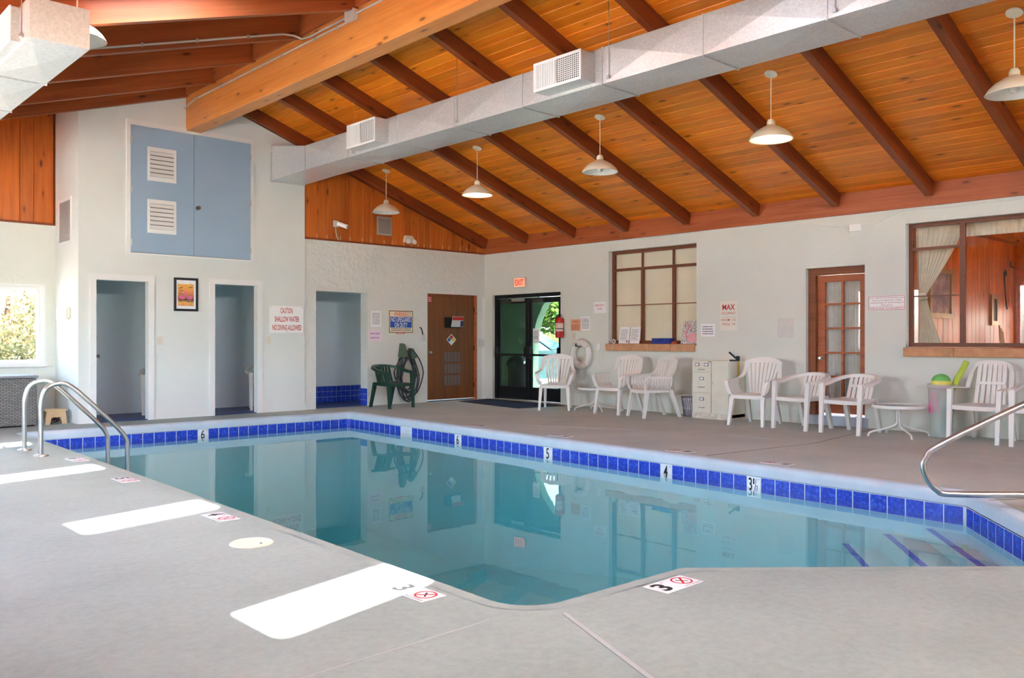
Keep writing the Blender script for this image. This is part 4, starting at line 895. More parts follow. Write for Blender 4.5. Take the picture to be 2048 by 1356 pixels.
MB().box(0,-.006,0,.576,0,.445).build('sign_board', plain('cream_sign_board', C(238,226,200), .45,0,.4,.01), ws)
bd = .012; MB().box(.02,-.0075,.02,.556,-.006,.02+bd).box(.02,-.0075,.415,.556,-.006,.427).box(.02,-.0075,.02,.032,-.006,.427).box(.544,-.0075,.02,.556,-.006,.427).build('border', M_BLKINK, ws)
lettering(ws,'WARNING',.13,.43,.325,.408,plain('orange_red_print', C(222,76,44), .5,0,.3,0),-.008,.008); MB().box(.045,-.0075,.115,.53,-.006,.315).build('blue_panel', plain('blue_print', C(32,84,176), .5,0,.3,0), ws)
MB().tube([(.475+.032*cos(2*pi*i/20),-.008,.365+.032*sin(2*pi*i/20)) for i in range(20)],.003,5,True).build('warning_ring', M_BLKINK, ws)
lettering(ws,'NO LIFEGUARD',.065,.51,.222,.308,M_SIGNW,-.0085,.006); lettering(ws,'ON DUTY',.14,.43,.122,.208,M_SIGNW,-.0085,.006)
print_lines(ws,.07,.51,.05,.11,2,M_BLKINK,-.0078,7); MB().box(.185,-.009,0,.37,-.006,.035).build('red_strip', M_RED, ws); print_lines(ws,.2,.355,.004,.03,1,M_SIGNW,-.0095,8)
ph = thing('wall_clip','black clip and small plastic bag hanging beside the brown door','clip',(9.66,YB,1.16),0); MB().tube([(0,-.02,.26),(.03,-.03,.24),(.06,-.02,.18),(.08,-.015,.1)],.012).build('clip_arm', M_BLACK, ph); MB().cbox(.04,-.03,0,.12,-.002,.13,.012).build('bag', plain('clear_plastic_bag', C(206,206,208), .3), ph)
stk = thing('red_sticker','small red sticker at the top left of the brown door','sticker',(9.885,12.96,1.90),0); MB().box(0,-.002,0,.095,0,.12).build('sheet', M_RED, stk); print_lines(stk,.012,.083,.01,.11,3,M_PAPER,-.003,9)
mh = thing('document_holder','black wall holder with red topped leaflet on the brown door','document holder',(10.30,12.96,1.415),0)
MB().add([(0,-.02,.01),(.40,-.02,.01),(.42,-.09,.20),(0,-.09,.20),(0,0,0),(.42,0,0),(.42,0,.21),(0,0,.21)],BF).build('pocket', M_BLACK, mh)
lf = MB().add([(.08,-.10,.02),(.36,-.10,.02),(.395,-.115,.225),(.105,-.115,.225),(.08,-.096,.02),(.36,-.096,.02),(.395,-.111,.225),(.105,-.111,.225)],BF).build('leaflet', plain('grey_leaflet', C(198,196,196), .6), mh)
MB().add([(.098,-.113,.15),(.382,-.113,.15),(.393,-.1185,.215),(.107,-.1185,.215)],[(0,1,2,3)]).build('red_header', M_RED, lf); MB().add([(.30,-.108,.03),(.355,-.108,.03),(.378,-.113,.14),(.31,-.113,.14)],[(0,1,2,3)]).build('blue_block', plain('navy_print', C(24,40,84), .6), lf)
dm = thing('hazard_diamond','four colour hazard diamond on the brown door','sign',(10.463,12.96,1.075),0)
h2=.112; MB().add([(0,-.002,0),(h2*1.1,-.002,h2),(0,-.002,2*h2),(-h2*1.1,-.002,h2)],[(0,1,2,3)]).build('backing', M_SIGNW, dm)
for cx_,cz_,mm in ((0,.162,plain('diamond_red', C(204,44,44), .5)),(-.056,.112,plain('diamond_blue', C(40,96,156), .5)),(.056,.112,plain('diamond_yellow', C(222,206,60), .5)),(0,.062,plain('diamond_white', C(232,232,236), .5))):
    q=.047; MB().add([(cx_,-.003,cz_-q),(cx_+q*1.1,-.003,cz_),(cx_,-.003,cz_+q),(cx_-q*1.1,-.003,cz_)],[(0,1,2,3)]).build('diamond_field', mm, dm)
tr_ = thing('cable_trunking','white cable trunking down to a grey outlet beside the exit doors','trunking',(11.24,YB,0),0); MB().box(.0,-.03,.0,.055,0,2.02).box(-.05,-.025,2.02,.055,0,2.04).build('channel', M_TRIMW, tr_); MB().cbox(-.10,-.045,1.05,.02,0,1.19,.004).build('outlet_box', M_DUCT, tr_)
# hose on its hanger
hs = thing('garden_hose','dark grey hose coiled on a green wall hanger','hose',(9.35,YB,0),0)
rnd = random.Random(12)
for i in range(9):
    cx0 = rnd.uniform(-.05,.08); topz = .96+rnd.uniform(-.04,.03); bot = .03+i*.018+rnd.uniform(0,.12)*(i>2); hw = .16+.012*i+rnd.uniform(-.03,.02); yy = -.05-.022*(i%4); pts = []
    for k in range(28):
        a = 2*pi*k/28; zc = (topz+bot)/2; hh = (topz-bot)/2; s = sin(a); wx_ = hw*(1 if s < 0 else (1-.38*s)); pts.append((cx0+wx_*cos(a)+.02*sin(3*a+i), yy+.01*sin(2*a+i), zc+hh*s))
    MB().tube(pts,.0125,8,True).build('hose_loop', M_RUBBER, hs, smooth=True)
M_HG = plain('olive_green_plastic', C(84,102,80), .5)
for x,z,h_ in ((-.11,.95,.17),(.09,.92,.11)): MB().add([(x-.06,-.14,z-.08),(x+.07,-.14,z-.08),(x+.08,0,z-.08),(x-.07,0,z-.08),(x-.02,-.10,z+h_),(x+.03,-.10,z+h_-.02),(x+.04,0,z+h_-.02),(x-.03,0,z+h_)],BF).build('hanger_hook', M_HG, hs)
MB().box(-.22,-.012,.35,.2,0,.78).build('back_plate', M_IVORY, hs)

# ================================================================== ON THE RIGHT WALL
def RWT(name,label,cat,y,z,x=XR): return thing(name,label,cat,(x,y,z),RW)
ex = RWT('exit_sign','red lit exit sign above the glass doors','sign',12.01,2.195); MB().cbox(0,-.05,0,.31,0,.185,.004).build('housing', plain('pink_white_exit_housing', C(236,206,196), .5), ex); MB().box(.012,-.052,.012,.298,-.05,.173).build('face', emit('exit_face', C(250,150,120), .045), ex); lettering(ex,'EXIT',.04,.27,.035,.15,plain('exit_letters', C(200,40,30), .5),-.054,.02)
ep = RWT('emergency_phone_notice','white emergency phone notice with red letters','notice',9.995,1.655); MB().box(0,-.003,0,.28,0,.195).build('sheet', M_PAPER, ep); M_PALERED = plain('pale_red_ink', C(214,120,130), .6); lettering(ep,'EMERGENCY',.03,.25,.12,.155,M_PALERED,-.004,.01); lettering(ep,'PHONE',.085,.195,.055,.09,M_PALERED,-.004,.01)
on = RWT('orange_notice','orange warning notice above the life ring','notice',10.55,1.345); MB().box(0,-.003,0,.235,0,.21).build('sheet', plain('orange_paper', C(236,170,136), .7), on); print_lines(on,.02,.215,.02,.12,3,plain('brown_ink', C(150,70,50), .6),-.004,3); lettering(on,'WARNING',.05,.185,.15,.185,plain('brown_ink', C(150,70,50)),-.004)
sheetp('paper_notice','white typed notice right of the orange one',(XR,10.31,1.35),RW,.225,.25,8,M_PAPER,11)
sheetp('paper_notice','small white notice in a plastic sleeve left of the max occupancy sign',(XR,7.755,1.24),RW,.255,.195,4,M_PAPER,12)
sheetp('paper_notice','blank looking glossy sleeve between the occupancy sign and french door',(XR,6.43,1.215),RW,.25,.285,0,plain('glossy_sleeve', C(226,220,216), .2,0,.5,.03,12),13)
mx_ = RWT('occupancy_sign','white max occupancy sign with red letters','sign',7.40,1.33); MB().cbox(0,-.006,0,.30,0,.455,.002).build('sign_board', plain('ivory_sign_board', C(238,234,222), .45,0,.4,.01), mx_)
lettering(mx_,'MAX',.04,.26,.315,.40,M_RED,-.0075,.02); lettering(mx_,'OCCUPANCY',.025,.275,.245,.285,M_RED,-.0075); MB().box(.03,-.0075,.205,.27,-.006,.208).build('rule', M_INK, mx_); lettering(mx_,'ROOM  112',.025,.275,.145,.18,M_RED,-.0075,.005); lettering(mx_,'POOL  14',.04,.26,.08,.115,M_RED,-.0075,.005)
rs = RWT('companion_sign','white red bordered companion recommendation sign beside the french door','sign',5.09,1.58); MB().cbox(0,-.006,0,.49,0,.195,.002).build('sign_board', M_SIGNW, rs)
MB().box(.006,-.0075,.006,.484,-.006,.011).box(.006,-.0075,.184,.484,-.006,.189).box(.006,-.0075,.011,.011,-.006,.184).box(.479,-.0075,.011,.484,-.006,.184).box(.02,-.0075,.046,.47,-.006,.048).build('border', M_RED, rs)
M_RED2 = plain('faded_red_print', C(176,92,96), .6)
for s,x0,x1_,z in (('It is recommended that you',.02,.47,.152),('have a companion while',.05,.44,.12),('swimming or exercising in',.03,.465,.088),('the pool',.17,.32,.056),('THIS IS FOR YOUR SAFETY',.02,.47,.016)): lettering(rs,s,x0,x1_,z,z+.024,M_RED2,-.0077)
fe = RWT('fire_extinguisher','red fire extinguisher hung beside the exit doors','fire extinguisher',10.76,1.22)
b = MB(); b.M = Matrix.Translation((0,-.085,0)); b.lathe([(.05,0),(.07,.01),(.072,.02),(.072,.32),(.06,.355),(.03,.375),(.025,.385)],20); b.build('cylinder', plain('extinguisher_red', C(196,34,34), .3,0,.5,.03), fe, smooth=True)
MB().box(-.01,-.1,.385,.01,-.07,.42).box(-.06,-.1,.42,.045,-.075,.432).box(-.06,-.1,.40,.03,-.075,.408).build('valve_handle', M_BLACK, fe); MB().tube([(-.01,-.085,.40),(-.07,-.09,.39),(-.09,-.09,.33),(-.085,-.09,.12)],.010).build('hose', M_BLACK, fe)
b = MB(); b.M = Matrix.Translation((0,-.085,0)); b.lathe_open([(.0735,.12),(.0735,.27)],20); b.build('label_band', plain('extinguisher_label', C(236,206,196), .5), fe); b = MB(); b.M = Matrix.Translation((0,-.085,0)); b.lathe_open([(.075,.16),(.075,.175)],20); b.build('bracket_strap', M_BLACK, fe); MB().box(-.03,-.012,.05,.03,0,.35).build('wall_bracket', M_BLACK, fe)
lr = RWT('life_ring','white life ring with rope hung on a hook','life ring',10.25,.93)
b = MB(); b.tube([(.19*cos(2*pi*i/32),-.065,.205*sin(2*pi*i/32)) for i in range(32)],.062,12,True); b.build('ring', plain('life_ring_white', C(236,232,226), .5,0,.4,.03), lr, smooth=True)
for a in (.6,2.2,3.9,5.4):
    b = MB(); b.M = Matrix.Translation((.19*cos(a),-.065,.205*sin(a))) @ Matrix.Rotation(-a,4,'Y'); b.tube([(.064*cos(q),.064*sin(q),0) for q in [2*pi*i/14 for i in range(14)]],.008,6,True); b.build('rope_band', M_IVORY, lr)
M_ROPE = plain('white_rope', C(228,224,218), .8)
MB().tube([(.268*cos(2*pi*i/40)+.012*sin(i*1.7),-.04,.28*sin(2*pi*i/40)) for i in range(40)],.007,6,True).build('grab_line', M_ROPE, lr)
for i in range(5): MB().tube([(-.02+.02*i,-.05,-.2),(-.05+.035*i,-.06,-.35),(.06-.03*i,-.05,-.46),(-.04+.03*i,-.06,-.40),(.02,-.05,-.24)],.007,6).build('rope_coil', M_ROPE, lr)
MB().tube([(-.05,-.01,.13),(-.05,-.15,.15),(-.03,-.16,.19)],.010).build('wall_hook', M_BLACK, lr)
ou = RWT('phone_jack','white phone jack with hanging cords left of the blind window','outlet',9.88,1.06); MB().cbox(-.035,-.015,-.06,.035,0,.06,.003).build('cover_plate', M_SIGNW, ou); MB().tube([(0,-.016,-.03),(-.03,-.016,-.3),(.02,-.02,-.5),(.0,-.02,-.62)],.003,5).tube([(.10,-.02,.02),(.06,-.02,-.3),(.03,-.02,-.55)],.003,5).build('cord', M_SIGNW, ou)
sw = switch(0,0,0,'ivory light switch between extinguisher and life ring',RW,(XR,10.48,1.245))
jb = RWT('wall_cable','thin white cable run with junction box below the fascia','cable',12.7,2.66)
MB().tube([(0,-.008,.0),(.5,-.008,.01),(.62,-.008,.2),(.7,-.008,.235),(6.6,-.008,.22),(6.95,-.008,.12),(7.2,-.008,.08),(7.36,-.008,.08)],.007,6).tube([(7.52,-.008,.07),(7.75,-.008,.09),(8.05,-.008,.21),(8.6,-.008,.2),(10.6,-.008,.2)],.007,6).build('cable', M_TRIMW, jb); MB().cbox(7.36,-.04,.0,7.52,0,.1,.004).build('junction_box', M_SIGNW, jb)

# things on the sandstone sill of window 1
def SIL(name,label,cat,y,x=XR): return thing(name,label,cat,(x,y,1.12),RW)
for y,lab,sd in ((9.46,'left white typed sheet leaning on the blind window',21),(9.225,'right white typed sheet leaning on the blind window',22)):
    r = SIL('paper_sheet',lab,'notice',y,XR+.03); MB().add([(0,0,.003),(.215,0,.003),(.215,.05,.285),(0,.05,.285),(0,.003,.003),(.215,.003,.003),(.215,.053,.285),(0,.053,.285)],BF).build('sheet', M_PAPER, r)
    b = MB(); rn = random.Random(sd)
    for i in range(9): z = .06+.022*i; y_ = .05*z/.285-.0015; b.add([(.025,y_,z),(.025+rn.uniform(.1,.165),y_,z),(.19,y_+.001,z+.006),(.025,y_+.001,z+.006)],[(0,1,2,3)])
    b.build('small_print', M_INK, r)
tk = SIL('paper_tag','small white tag card between the two typed sheets','card',9.29,XR+.012); MB().cbox(0,0,.002,.06,.012,.085,.003).build('card', M_SIGNW, tk); MB().box(.018,-.001,.02,.042,0,.062).build('print', M_INK, tk)
bl_ = SIL('cord_bundle','white bundled cord hanging over the left end of the sill','cord',9.54,XR-.02); MB().tube([(.03*cos(2*pi*i/16)*(1+.2*sin(i*3)),.02,.04+.03*sin(2*pi*i/16)) for i in range(16)],.012,6,True).tube([(.03,-.012,.01),(.01,-.035,-.03),(.01,-.035,-.1)],.006,6).build('cord', M_ROPE, bl_)
bx = SIL('blue_box','flat royal blue case lying on the window sill','case',8.70,XR-.0); bb = MB().cbox(0,-.03,.002,.36,.09,.07,.006).build('case_body', plain('royal_blue_plastic', C(30,52,150), .35,0,.5,.05), bx); MB().cbox(-.003,-.033,.062,.363,.093,.092,.006).build('case_lid', plain('royal_blue_plastic', C(30,52,150)), bx); MB().box(.15,-.04,.05,.21,-.03,.075).build('latch', plain('navy_latch', C(18,30,96), .4), bx)
og = SIL('orange_pouch','small orange red pouch beside the flamingo canvas','pouch',8.27,XR+.0); b = MB(); b.lathe([(.0,.002),(.05,.004),(.055,.02),(.03,.04),(.0,.045)],14); b.build('pouch_body', plain('orange_red_cloth', C(198,96,66), .8), og, smooth=True)
cv = SIL('flamingo_canvas','spotted canvas with a pink bird leaning on the window','picture',8.15,XR+.01)
t = NT('black_spot_pattern').set(None,.7); vo = t.n('ShaderNodeTexVoronoi'); vo.feature = 'DISTANCE_TO_EDGE'; vo.inputs['Scale'].default_value = 38; t.l(t.coord('Object'), vo.inputs['Vector']); t.l(t.ramp(vo.outputs['Distance'],[(.0,C(240,234,232)[:3]),(.12,C(240,234,232)[:3]),(.16,C(40,40,50)[:3]),(.3,C(40,40,50)[:3]),(.36,C(240,234,232)[:3])]),t.p.inputs['Base Color'])
cvp = MB().add([(0,0,.004),(.33,0,.004),(.33,.07,.37),(0,.07,.37),(0,.02,.004),(.33,.02,.004),(.33,.09,.37),(0,.09,.37)],BF).build('canvas', t.m, cv)
def onc(x,z): return (x,.07*z/.37-.004,z)
M_FP = plain('soft_flamingo_pink', C(238,176,182), .7,0,.3,.06,14)
MB().add([onc(.21+.10*cos(a),.10+.085*sin(a)) for a in [2*pi*i/16 for i in range(16)]],[tuple(range(16))]).build('painted_bird_body', M_FP, cvp)
npath = [(.12,.10),(.08,.15),(.09,.21),(.13,.26),(.14,.31),(.10,.335),(.07,.31)]; b = MB()
for (x0_,z0_),(x1_,z1_) in zip(npath[:-1],npath[1:]): b.add([Vector(onc(x0_-.018,z0_))+V(0,-.001,0),Vector(onc(x0_+.018,z0_))+V(0,-.001,0),Vector(onc(x1_+.018,z1_))+V(0,-.001,0),Vector(onc(x1_-.018,z1_))+V(0,-.001,0)],[(0,1,2,3)])
b.build('painted_bird_neck', plain('deeper_flamingo_pink', C(226,150,150), .7), cvp); MB().add([onc(.05,.30),onc(.075,.305),onc(.06,.26)],[(0,1,2)]).build('painted_beak', M_BLKINK, cvp)
# ================================================================== CHAIRS (local front = -y)
def ribbon(path, w, th, wdir=None):
    """flat band along a path; width direction horizontal and square to the path unless given"""
    P = [Vector(p) for p in path]; A = []; B = []; m = len(P)
    for i in range(m):
        t = (P[min(i+1,m-1)]-P[max(i-1,0)]).normalized(); d = Vector(wdir) if wdir else Vector((-t.y,t.x,0)).normalized()
        ww = w[i] if isinstance(w,(list,tuple)) else w
        A.append(P[i]+d*ww/2); B.append(P[i]-d*ww/2)
    return MB().sheet([A,B],th)
def smooth_path(pts, n=4):
    P = [Vector(p) for p in pts]; out = []
    for i in range(len(P)-1):
        p0 = P[max(i-1,0)]; p1 = P[i]; p2 = P[i+1]; p3 = P[min(i+2,len(P)-1)]
        for k in range(n):
            t = k/n; out.append(.5*((2*p1)+(p2-p0)*t+(2*p0-5*p1+4*p2-p3)*t*t+(3*p1-p0-3*p2+p3)*t**3))
    return out+[P[-1]]
def seat_part(r, m, hw=.235, hwb=.21, yf=-.25, yb=.22):
    rows = []
    for i in range(7):
        tt = i/6; y = yf+(yb-yf)*tt; w = hw+(hwb-hw)*tt
        rows.append([(w*s, y, .425-.018*(1-s*s)*sin(pi*min(1,tt*1.1))+(.0 if i else -.012)) for s in (-1,-.6,-.2,.2,.6,1)])
    s = MB().sheet(rows,.014); s.sheet([[(-hw,yf-.004,.425),(0,yf-.012,.417),(hw,yf-.004,.425)],[(-hw,yf-.002,.375),(0,yf-.008,.37),(hw,yf-.002,.375)]],.012)
    for q in (-1,1): s.sheet([[(q*hw,yf,.425),(q*hwb,yb,.425)],[(q*hw,yf,.38),(q*hwb,yb,.385)]],.010)
    s.build('seat', m, r, smooth=True)
def legs(r, m, front, back):
    for q in (-1,1):
        for top,ts,bot,bs in (front,back):
            b = MB().taper((q*top[0],top[1],top[2]),ts,(q*bot[0],bot[1],bot[2]),bs)
            b.build('leg', m, r)
def highback(name, label, group, m):
    """fan backed resin armchair with slatted arm panels"""
    r = thing(name,label,'chair',(0,0,0),0,group); seat_part(r,m)
    legs(r,m,((.225,-.215,.40),(.06,.055),(.25,-.285,0),(.036,.04)),((.205,.20,.42),(.055,.06),(.225,.36,0),(.036,.045)))
    def bk(s,t): return Vector((s*(.135+.095*t), .205+.125*t-.035*s*s, .43+.44*t))
    for i in range(8):
        s = -1+2*i/7; rows = []
        for t_ in (0,.25,.5,.75,1): c = bk(s,t_); w = .0135+.009*t_; rows.append([c-V(w,0,0),c+V(w,0,0)])
        MB().sheet(rows,.010).build('slat', m, r)
    MB().sheet([[(s*.26,.330-.05*s*s,.86-.03*s*s) for s in (-1,-.6,-.2,.2,.6,1)],[(s*.265,.342-.05*s*s,.90-.035*s*s) for s in (-1,-.6,-.2,.2,.6,1)],[(s*.24,.346-.045*s*s,.945-.045*s*s) for s in (-1,-.6,-.2,.2,.6,1)]],.016).build('top_rail', m, r, smooth=True)
    MB().sheet([[(s*.155,.205-.035*s*s,.415) for s in (-1,-.5,0,.5,1)],[(s*.16,.212-.035*s*s,.455) for s in (-1,-.5,0,.5,1)]],.012).build('lower_rail', m, r)
    for q in (-1,1):
        sp = smooth_path([(q*.25,.290,.88),(q*.255,.262,.78),(q*.268,.225,.70),(q*.292,.16,.648)])
        ribbon(sp,[.055]*5+[.06]*4+[.065]*3+[.07],.012,(1,0,0)).build('side_rail', m, r, smooth=True)
        ap = smooth_path([(q*.292,.17,.646),(q*.305,-.02,.635),(q*.305,-.20,.628),(q*.298,-.262,.60),(q*.272,-.275,.52),(q*.24,-.255,.43)])
        arm = ribbon(ap,.055,.012,(1,0,0)).build('arm', m, r, smooth=True)
        b = MB()
        for i in range(8):
            y0 = -.19+.046*i; y1 = y0+.035
            b.sheet([[(q*x,y,z) for y in (y0,y1)] for x,z in ((.315,.625),(.318,.56),(.30,.49),(.25,.43))],.007)
        b.sheet([[(q*.318,y,.628) for y in (-.20,.17)],[(q*.320,y,.595) for y in (-.20,.17)]],.008); b.build('arm_panel', m, arm)
    return r
def lowback(name, label, group, m):
    """low round backed resin armchair, legs running up into the arms"""
    r = thing(name,label,'chair',(0,0,0),0,group); seat_part(r,m,.25,.21,-.25,.20)
    legs(r,m,((.265,-.245,.625),(.062,.05),(.258,-.29,0),(.046,.034)),((.205,.19,.44),(.06,.06),(.215,.31,0),(.046,.04)))
    half = [(-.268,-.25,.63),(-.285,-.08,.645),(-.275,.10,.685),(-.205,.235,.72),(-.10,.29,.735),(0,.305,.738)]
    full = smooth_path(half+[(-x,y,z) for x,y,z in half[-2::-1]]); A = []; B = []; Cc = []
    for i,p in enumerate(full):
        t_ = (full[min(i+1,len(full)-1)]-full[max(i-1,0)]).normalized(); d = Vector((t_.y,-t_.x,0)).normalized(); d = -d if d.dot(Vector((p.x,p.y+.05,0))) < 0 else d
        A.append(p-d*.02+V(0,0,.0)); B.append(p+d*.030+V(0,0,.006)); Cc.append(p+d*.042+V(0,0,-.03))
    b = MB().sheet([A,B,Cc],.012); b.sheet([A,[a+V(0,0,-.035) for a in A]],.010); b.build('back_rail', m, r, smooth=True)
    def bk(s,t): return Vector((s*.15, .185+.105*t-.02*s*s, .43+.28*t))
    for i in range(6):
        s = -1+2*i/5; MB().sheet([[bk(s,t_)-V(.023,0,0),bk(s,t_)+V(.023,0,0)] for t_ in (0,.3,.6,1)],.010).build('slat', m, r)
    MB().sheet([[bk(s,.50)+V(0,-.003,0) for s in (-1.1,-.5,0,.5,1.1)],[bk(s,.62)+V(0,-.003,0) for s in (-1.1,-.5,0,.5,1.1)]],.013).build('middle_band', m, r)
    for q in (-1,1): MB().sheet([[(q*.25,.12,.41),(q*.205,.21,.42)],[(q*.24,.12,.36),(q*.2,.22,.37)]],.01).build('seat_bracket', m, r)
    return r
def archback(name, label, group, m):
    """high resin armchair with an arched back of two rows of slats"""
    r = thing(name,label,'chair',(0,0,0),0,group); seat_part(r,m,.25,.22,-.25,.21)
    legs(r,m,((.27,-.245,.61),(.055,.05),(.265,-.30,0),(.042,.034)),((.215,.20,.43),(.055,.06),(.225,.33,0),(.042,.04)))
    ar = smooth_path([(-.262,.17,.60),(-.25,.225,.74),(-.232,.265,.85),(-.17,.295,.918),(0,.305,.94),(.17,.295,.918),(.232,.265,.85),(.25,.225,.74),(.262,.17,.60)])
    A = []; B = []
    for p in ar:
        c = Vector((0,p.y,.70)); d = (p-c); d.y = 0; d.normalize(); A.append(p+d*.004); B.append(p-d*.046)
    MB().sheet([A,B],.020).build('back_frame', m, r, smooth=True)
    def bk(s,t): return Vector((s*.155*(1-.12*t), .20+.10*t-.015*s*s, .425+.49*t))
    for i in range(6):
        s = -1+2*i/5; MB().sheet([[bk(s,t_)-V(.022,0,0),bk(s,t_)+V(.022,0,0)] for t_ in (0,.33,.66,.97)],.010).build('slat', m, r)
    MB().sheet([[bk(s,.47)+V(0,-.003,0) for s in (-1.12,0,1.12)],[bk(s,.54)+V(0,-.003,0) for s in (-1.12,0,1.12)]],.013).build('middle_band', m, r)
    for q in (-1,1): ribbon(smooth_path([(q*.262,.18,.61),(q*.285,.0,.625),(q*.288,-.18,.622),(q*.275,-.27,.605)]),.055,.014,(1,0,0)).build('arm', m, r, smooth=True)
    return r
gW = 'white resin chairs along the right wall'
hA = highback('high_back_armchair','white fan backed resin chair in front of the exit doors',gW,M_WPL); hA.location = (10.47,10.13,0); hA.rotation_euler.z = R(-52)
dup(hA,(10.63,8.88,0),R(-91),'white fan backed resin chair between the small round table and a sideways chair')
dup(hA,(10.55,8.14,0),R(-112),'white fan backed resin chair turned sideways next to the wire wastebasket')
dup(hA,(10.62,6.40,0),R(-84),'white fan backed resin chair between the filing cabinet and the french door')
lE = lowback('low_back_armchair','white low backed resin chair at the knob side of the french door',gW,M_WPL); lE.location = (10.64,5.68,0); lE.rotation_euler.z = R(-99)
dup(lE,(10.62,5.00,0),R(-95),'white low backed resin chair between french door and round glass table')
dup(lE,(10.80,2.86,0),R(-92),'white low backed resin chair cut by the right edge of the picture')
aG = archback('arch_back_armchair','white arch backed resin chair beside the toy bin',gW,M_WPL); aG.location = (10.86,3.53,0); aG.rotation_euler.z = R(-93)
gC = lowback('low_back_armchair','dark green low backed resin chair beside the coiled hose',None,M_GPL); gC.location = (8.64,12.38,0); gC.rotation_euler.z = R(3)
dup(lE,(5.17,13.78,.012),R(-20),'white resin chair mostly hidden inside the first changing room'); dup(lE,(6.80,13.45,.012),R(-20),'white resin chair mostly hidden inside the second changing room')

# ================================================================== TABLES
def round_table(label, loc, rz):
    r = thing('round_side_table',label,'side table',loc,rz,'low round white tables')
    MB().lathe_open([(.30,.345),(.312,.352),(.315,.372),(.308,.388),(.285,.388),(.283,.378),(.29,.35),(.30,.345)],40).build('table_rim', M_WPL, r, smooth=True); MB().lathe([(.288,.374),(.288,.380)],40).build('glass_top', M_GLASST, r)
    for i in range(4):
        a = pi/4+i*pi/2; c_,s_ = cos(a),sin(a)
        MB().tube(smooth_path([(.02*c_,.02*s_,.352),(.02*c_,.02*s_,.20),(.05*c_,.05*s_,.135),(.20*c_,.20*s_,.085),(.345*c_,.345*s_,.05),(.375*c_,.375*s_,0)],3),.0125,8).build('leg', M_WPL, r, smooth=True)
    MB().lathe([(.03,.340),(.10,.352),(.10,.358)],16).build('hub_plate', M_WPL, r); return r
t1 = round_table('small white round table beside the life ring',(10.80,9.50,0),R(10)); dup(t1,(10.65,4.42,0),R(0),'white round glass topped table between low chair and toy bin')

# ================================================================== FILING CABINET AND NEIGHBOURS
fc = thing('filing_cabinet','cream metal cabinet with three drawers and a side locker door','filing cabinet',(10.85,7.61,0),RW)
MB().box(0,.012,.03,.65,.43,.87).build('body', M_CREAM, fc); MB().box(.0,.004,.0,.65,.43,.075).build('plinth', plain('chipped_cream_enamel', C(224,214,196), .5,0,.4,.14,18), fc)
def drawer(z0,z1,n):
    d_ = MB().cbox(.018,-.006,z0,.342,.014,z1,.003).build('drawer', M_CREAM, fc); h = z1-z0
    for x in ((.18,) if n == 1 else (.10,.26)):
        lh = MB().box(x-.038,-.011,z0+h*.62,x+.038,-.006,z0+h*.62+.045).build('label_holder', M_INK, d_); MB().box(x-.028,-.0125,z0+h*.62+.008,x+.028,-.011,z0+h*.62+.037).build('label_card', M_PAPER, lh)
    MB().tube([(.13,-.006,z0+h*.27),(.135,-.028,z0+h*.27),(.225,-.028,z0+h*.27),(.23,-.006,z0+h*.27)],.006,6).build('handle', M_STEEL, d_)
drawer(.705,.845,2); drawer(.395,.695,1); drawer(.09,.385,1)
ld = MB().cbox(.352,-.006,.085,.64,.014,.845,.003).build('locker_door', M_CREAM, fc); b = MB(); b.M = Matrix.Translation((.378,-.006,.55)) @ Matrix.Rotation(pi/2,4,'X'); b.lathe([(.012,0),(.012,.008),(0,.009)],12); b.build('lock', M_STEEL, ld)
MB().box(.285,-.002,.852,.345,.013,.862).build('maker_plate', M_INK, fc)
cl = thing('hand_clamp','black spring clamp lying on the cream cabinet','clamp',(11.12,7.03,.87),RW)
b = MB(); b.M = Matrix.Rotation(R(38),4,'Y'); b.cbox(-.16,-.012,.03,.02,.012,.055,.004); b.build('upper_jaw', M_BLACK, cl); MB().cbox(-.09,-.012,0,.06,.012,.02,.003).cbox(.02,-.02,.0,.075,.02,.075,.008).build('lower_jaw', M_BLACK, cl)
ys_ = thing('yellow_strap','yellow strap hanging down the side of the cream cabinet','strap',(11.10,6.955,.0),RW); MB().sheet([[(.0,-.02,.87),(.0,.02,.87)],[(.004,-.02,.7),(.004,.02,.7)],[(.010,-.022,.52),(.010,.018,.52)]],.004).build('webbing', plain('yellow_webbing', C(232,190,84), .7), ys_)
wb_ = thing('wastebasket','grey wire mesh wastebasket left of the cream cabinet','wastebasket',(11.08,7.80,0),0)
b = MB(); n_ = 26
for i in range(n_):
    a = 2*pi*i/n_
    for d_ in (.25,-.25): b.tube([(.105*cos(a),.105*sin(a),.01),(.14*cos(a+d_),.14*sin(a+d_),.29)],.0022,4)
b.build('wire_mesh', M_INK, wb_); MB().tube([(.142*cos(2*pi*i/28),.142*sin(2*pi*i/28),.295) for i in range(28)],.006,6,True).build('rim', M_INK, wb_); MB().lathe([(.108,0),(.108,.012)],20).build('base', M_INK, wb_)
MB().lathe_open([(.098,.014),(.118,.12),(.130,.24),(.136,.292)],22).build('liner_bag', plain('pale_liner_bag', C(206,202,210), .4,0,.4,.08,20), wb_, smooth=True)
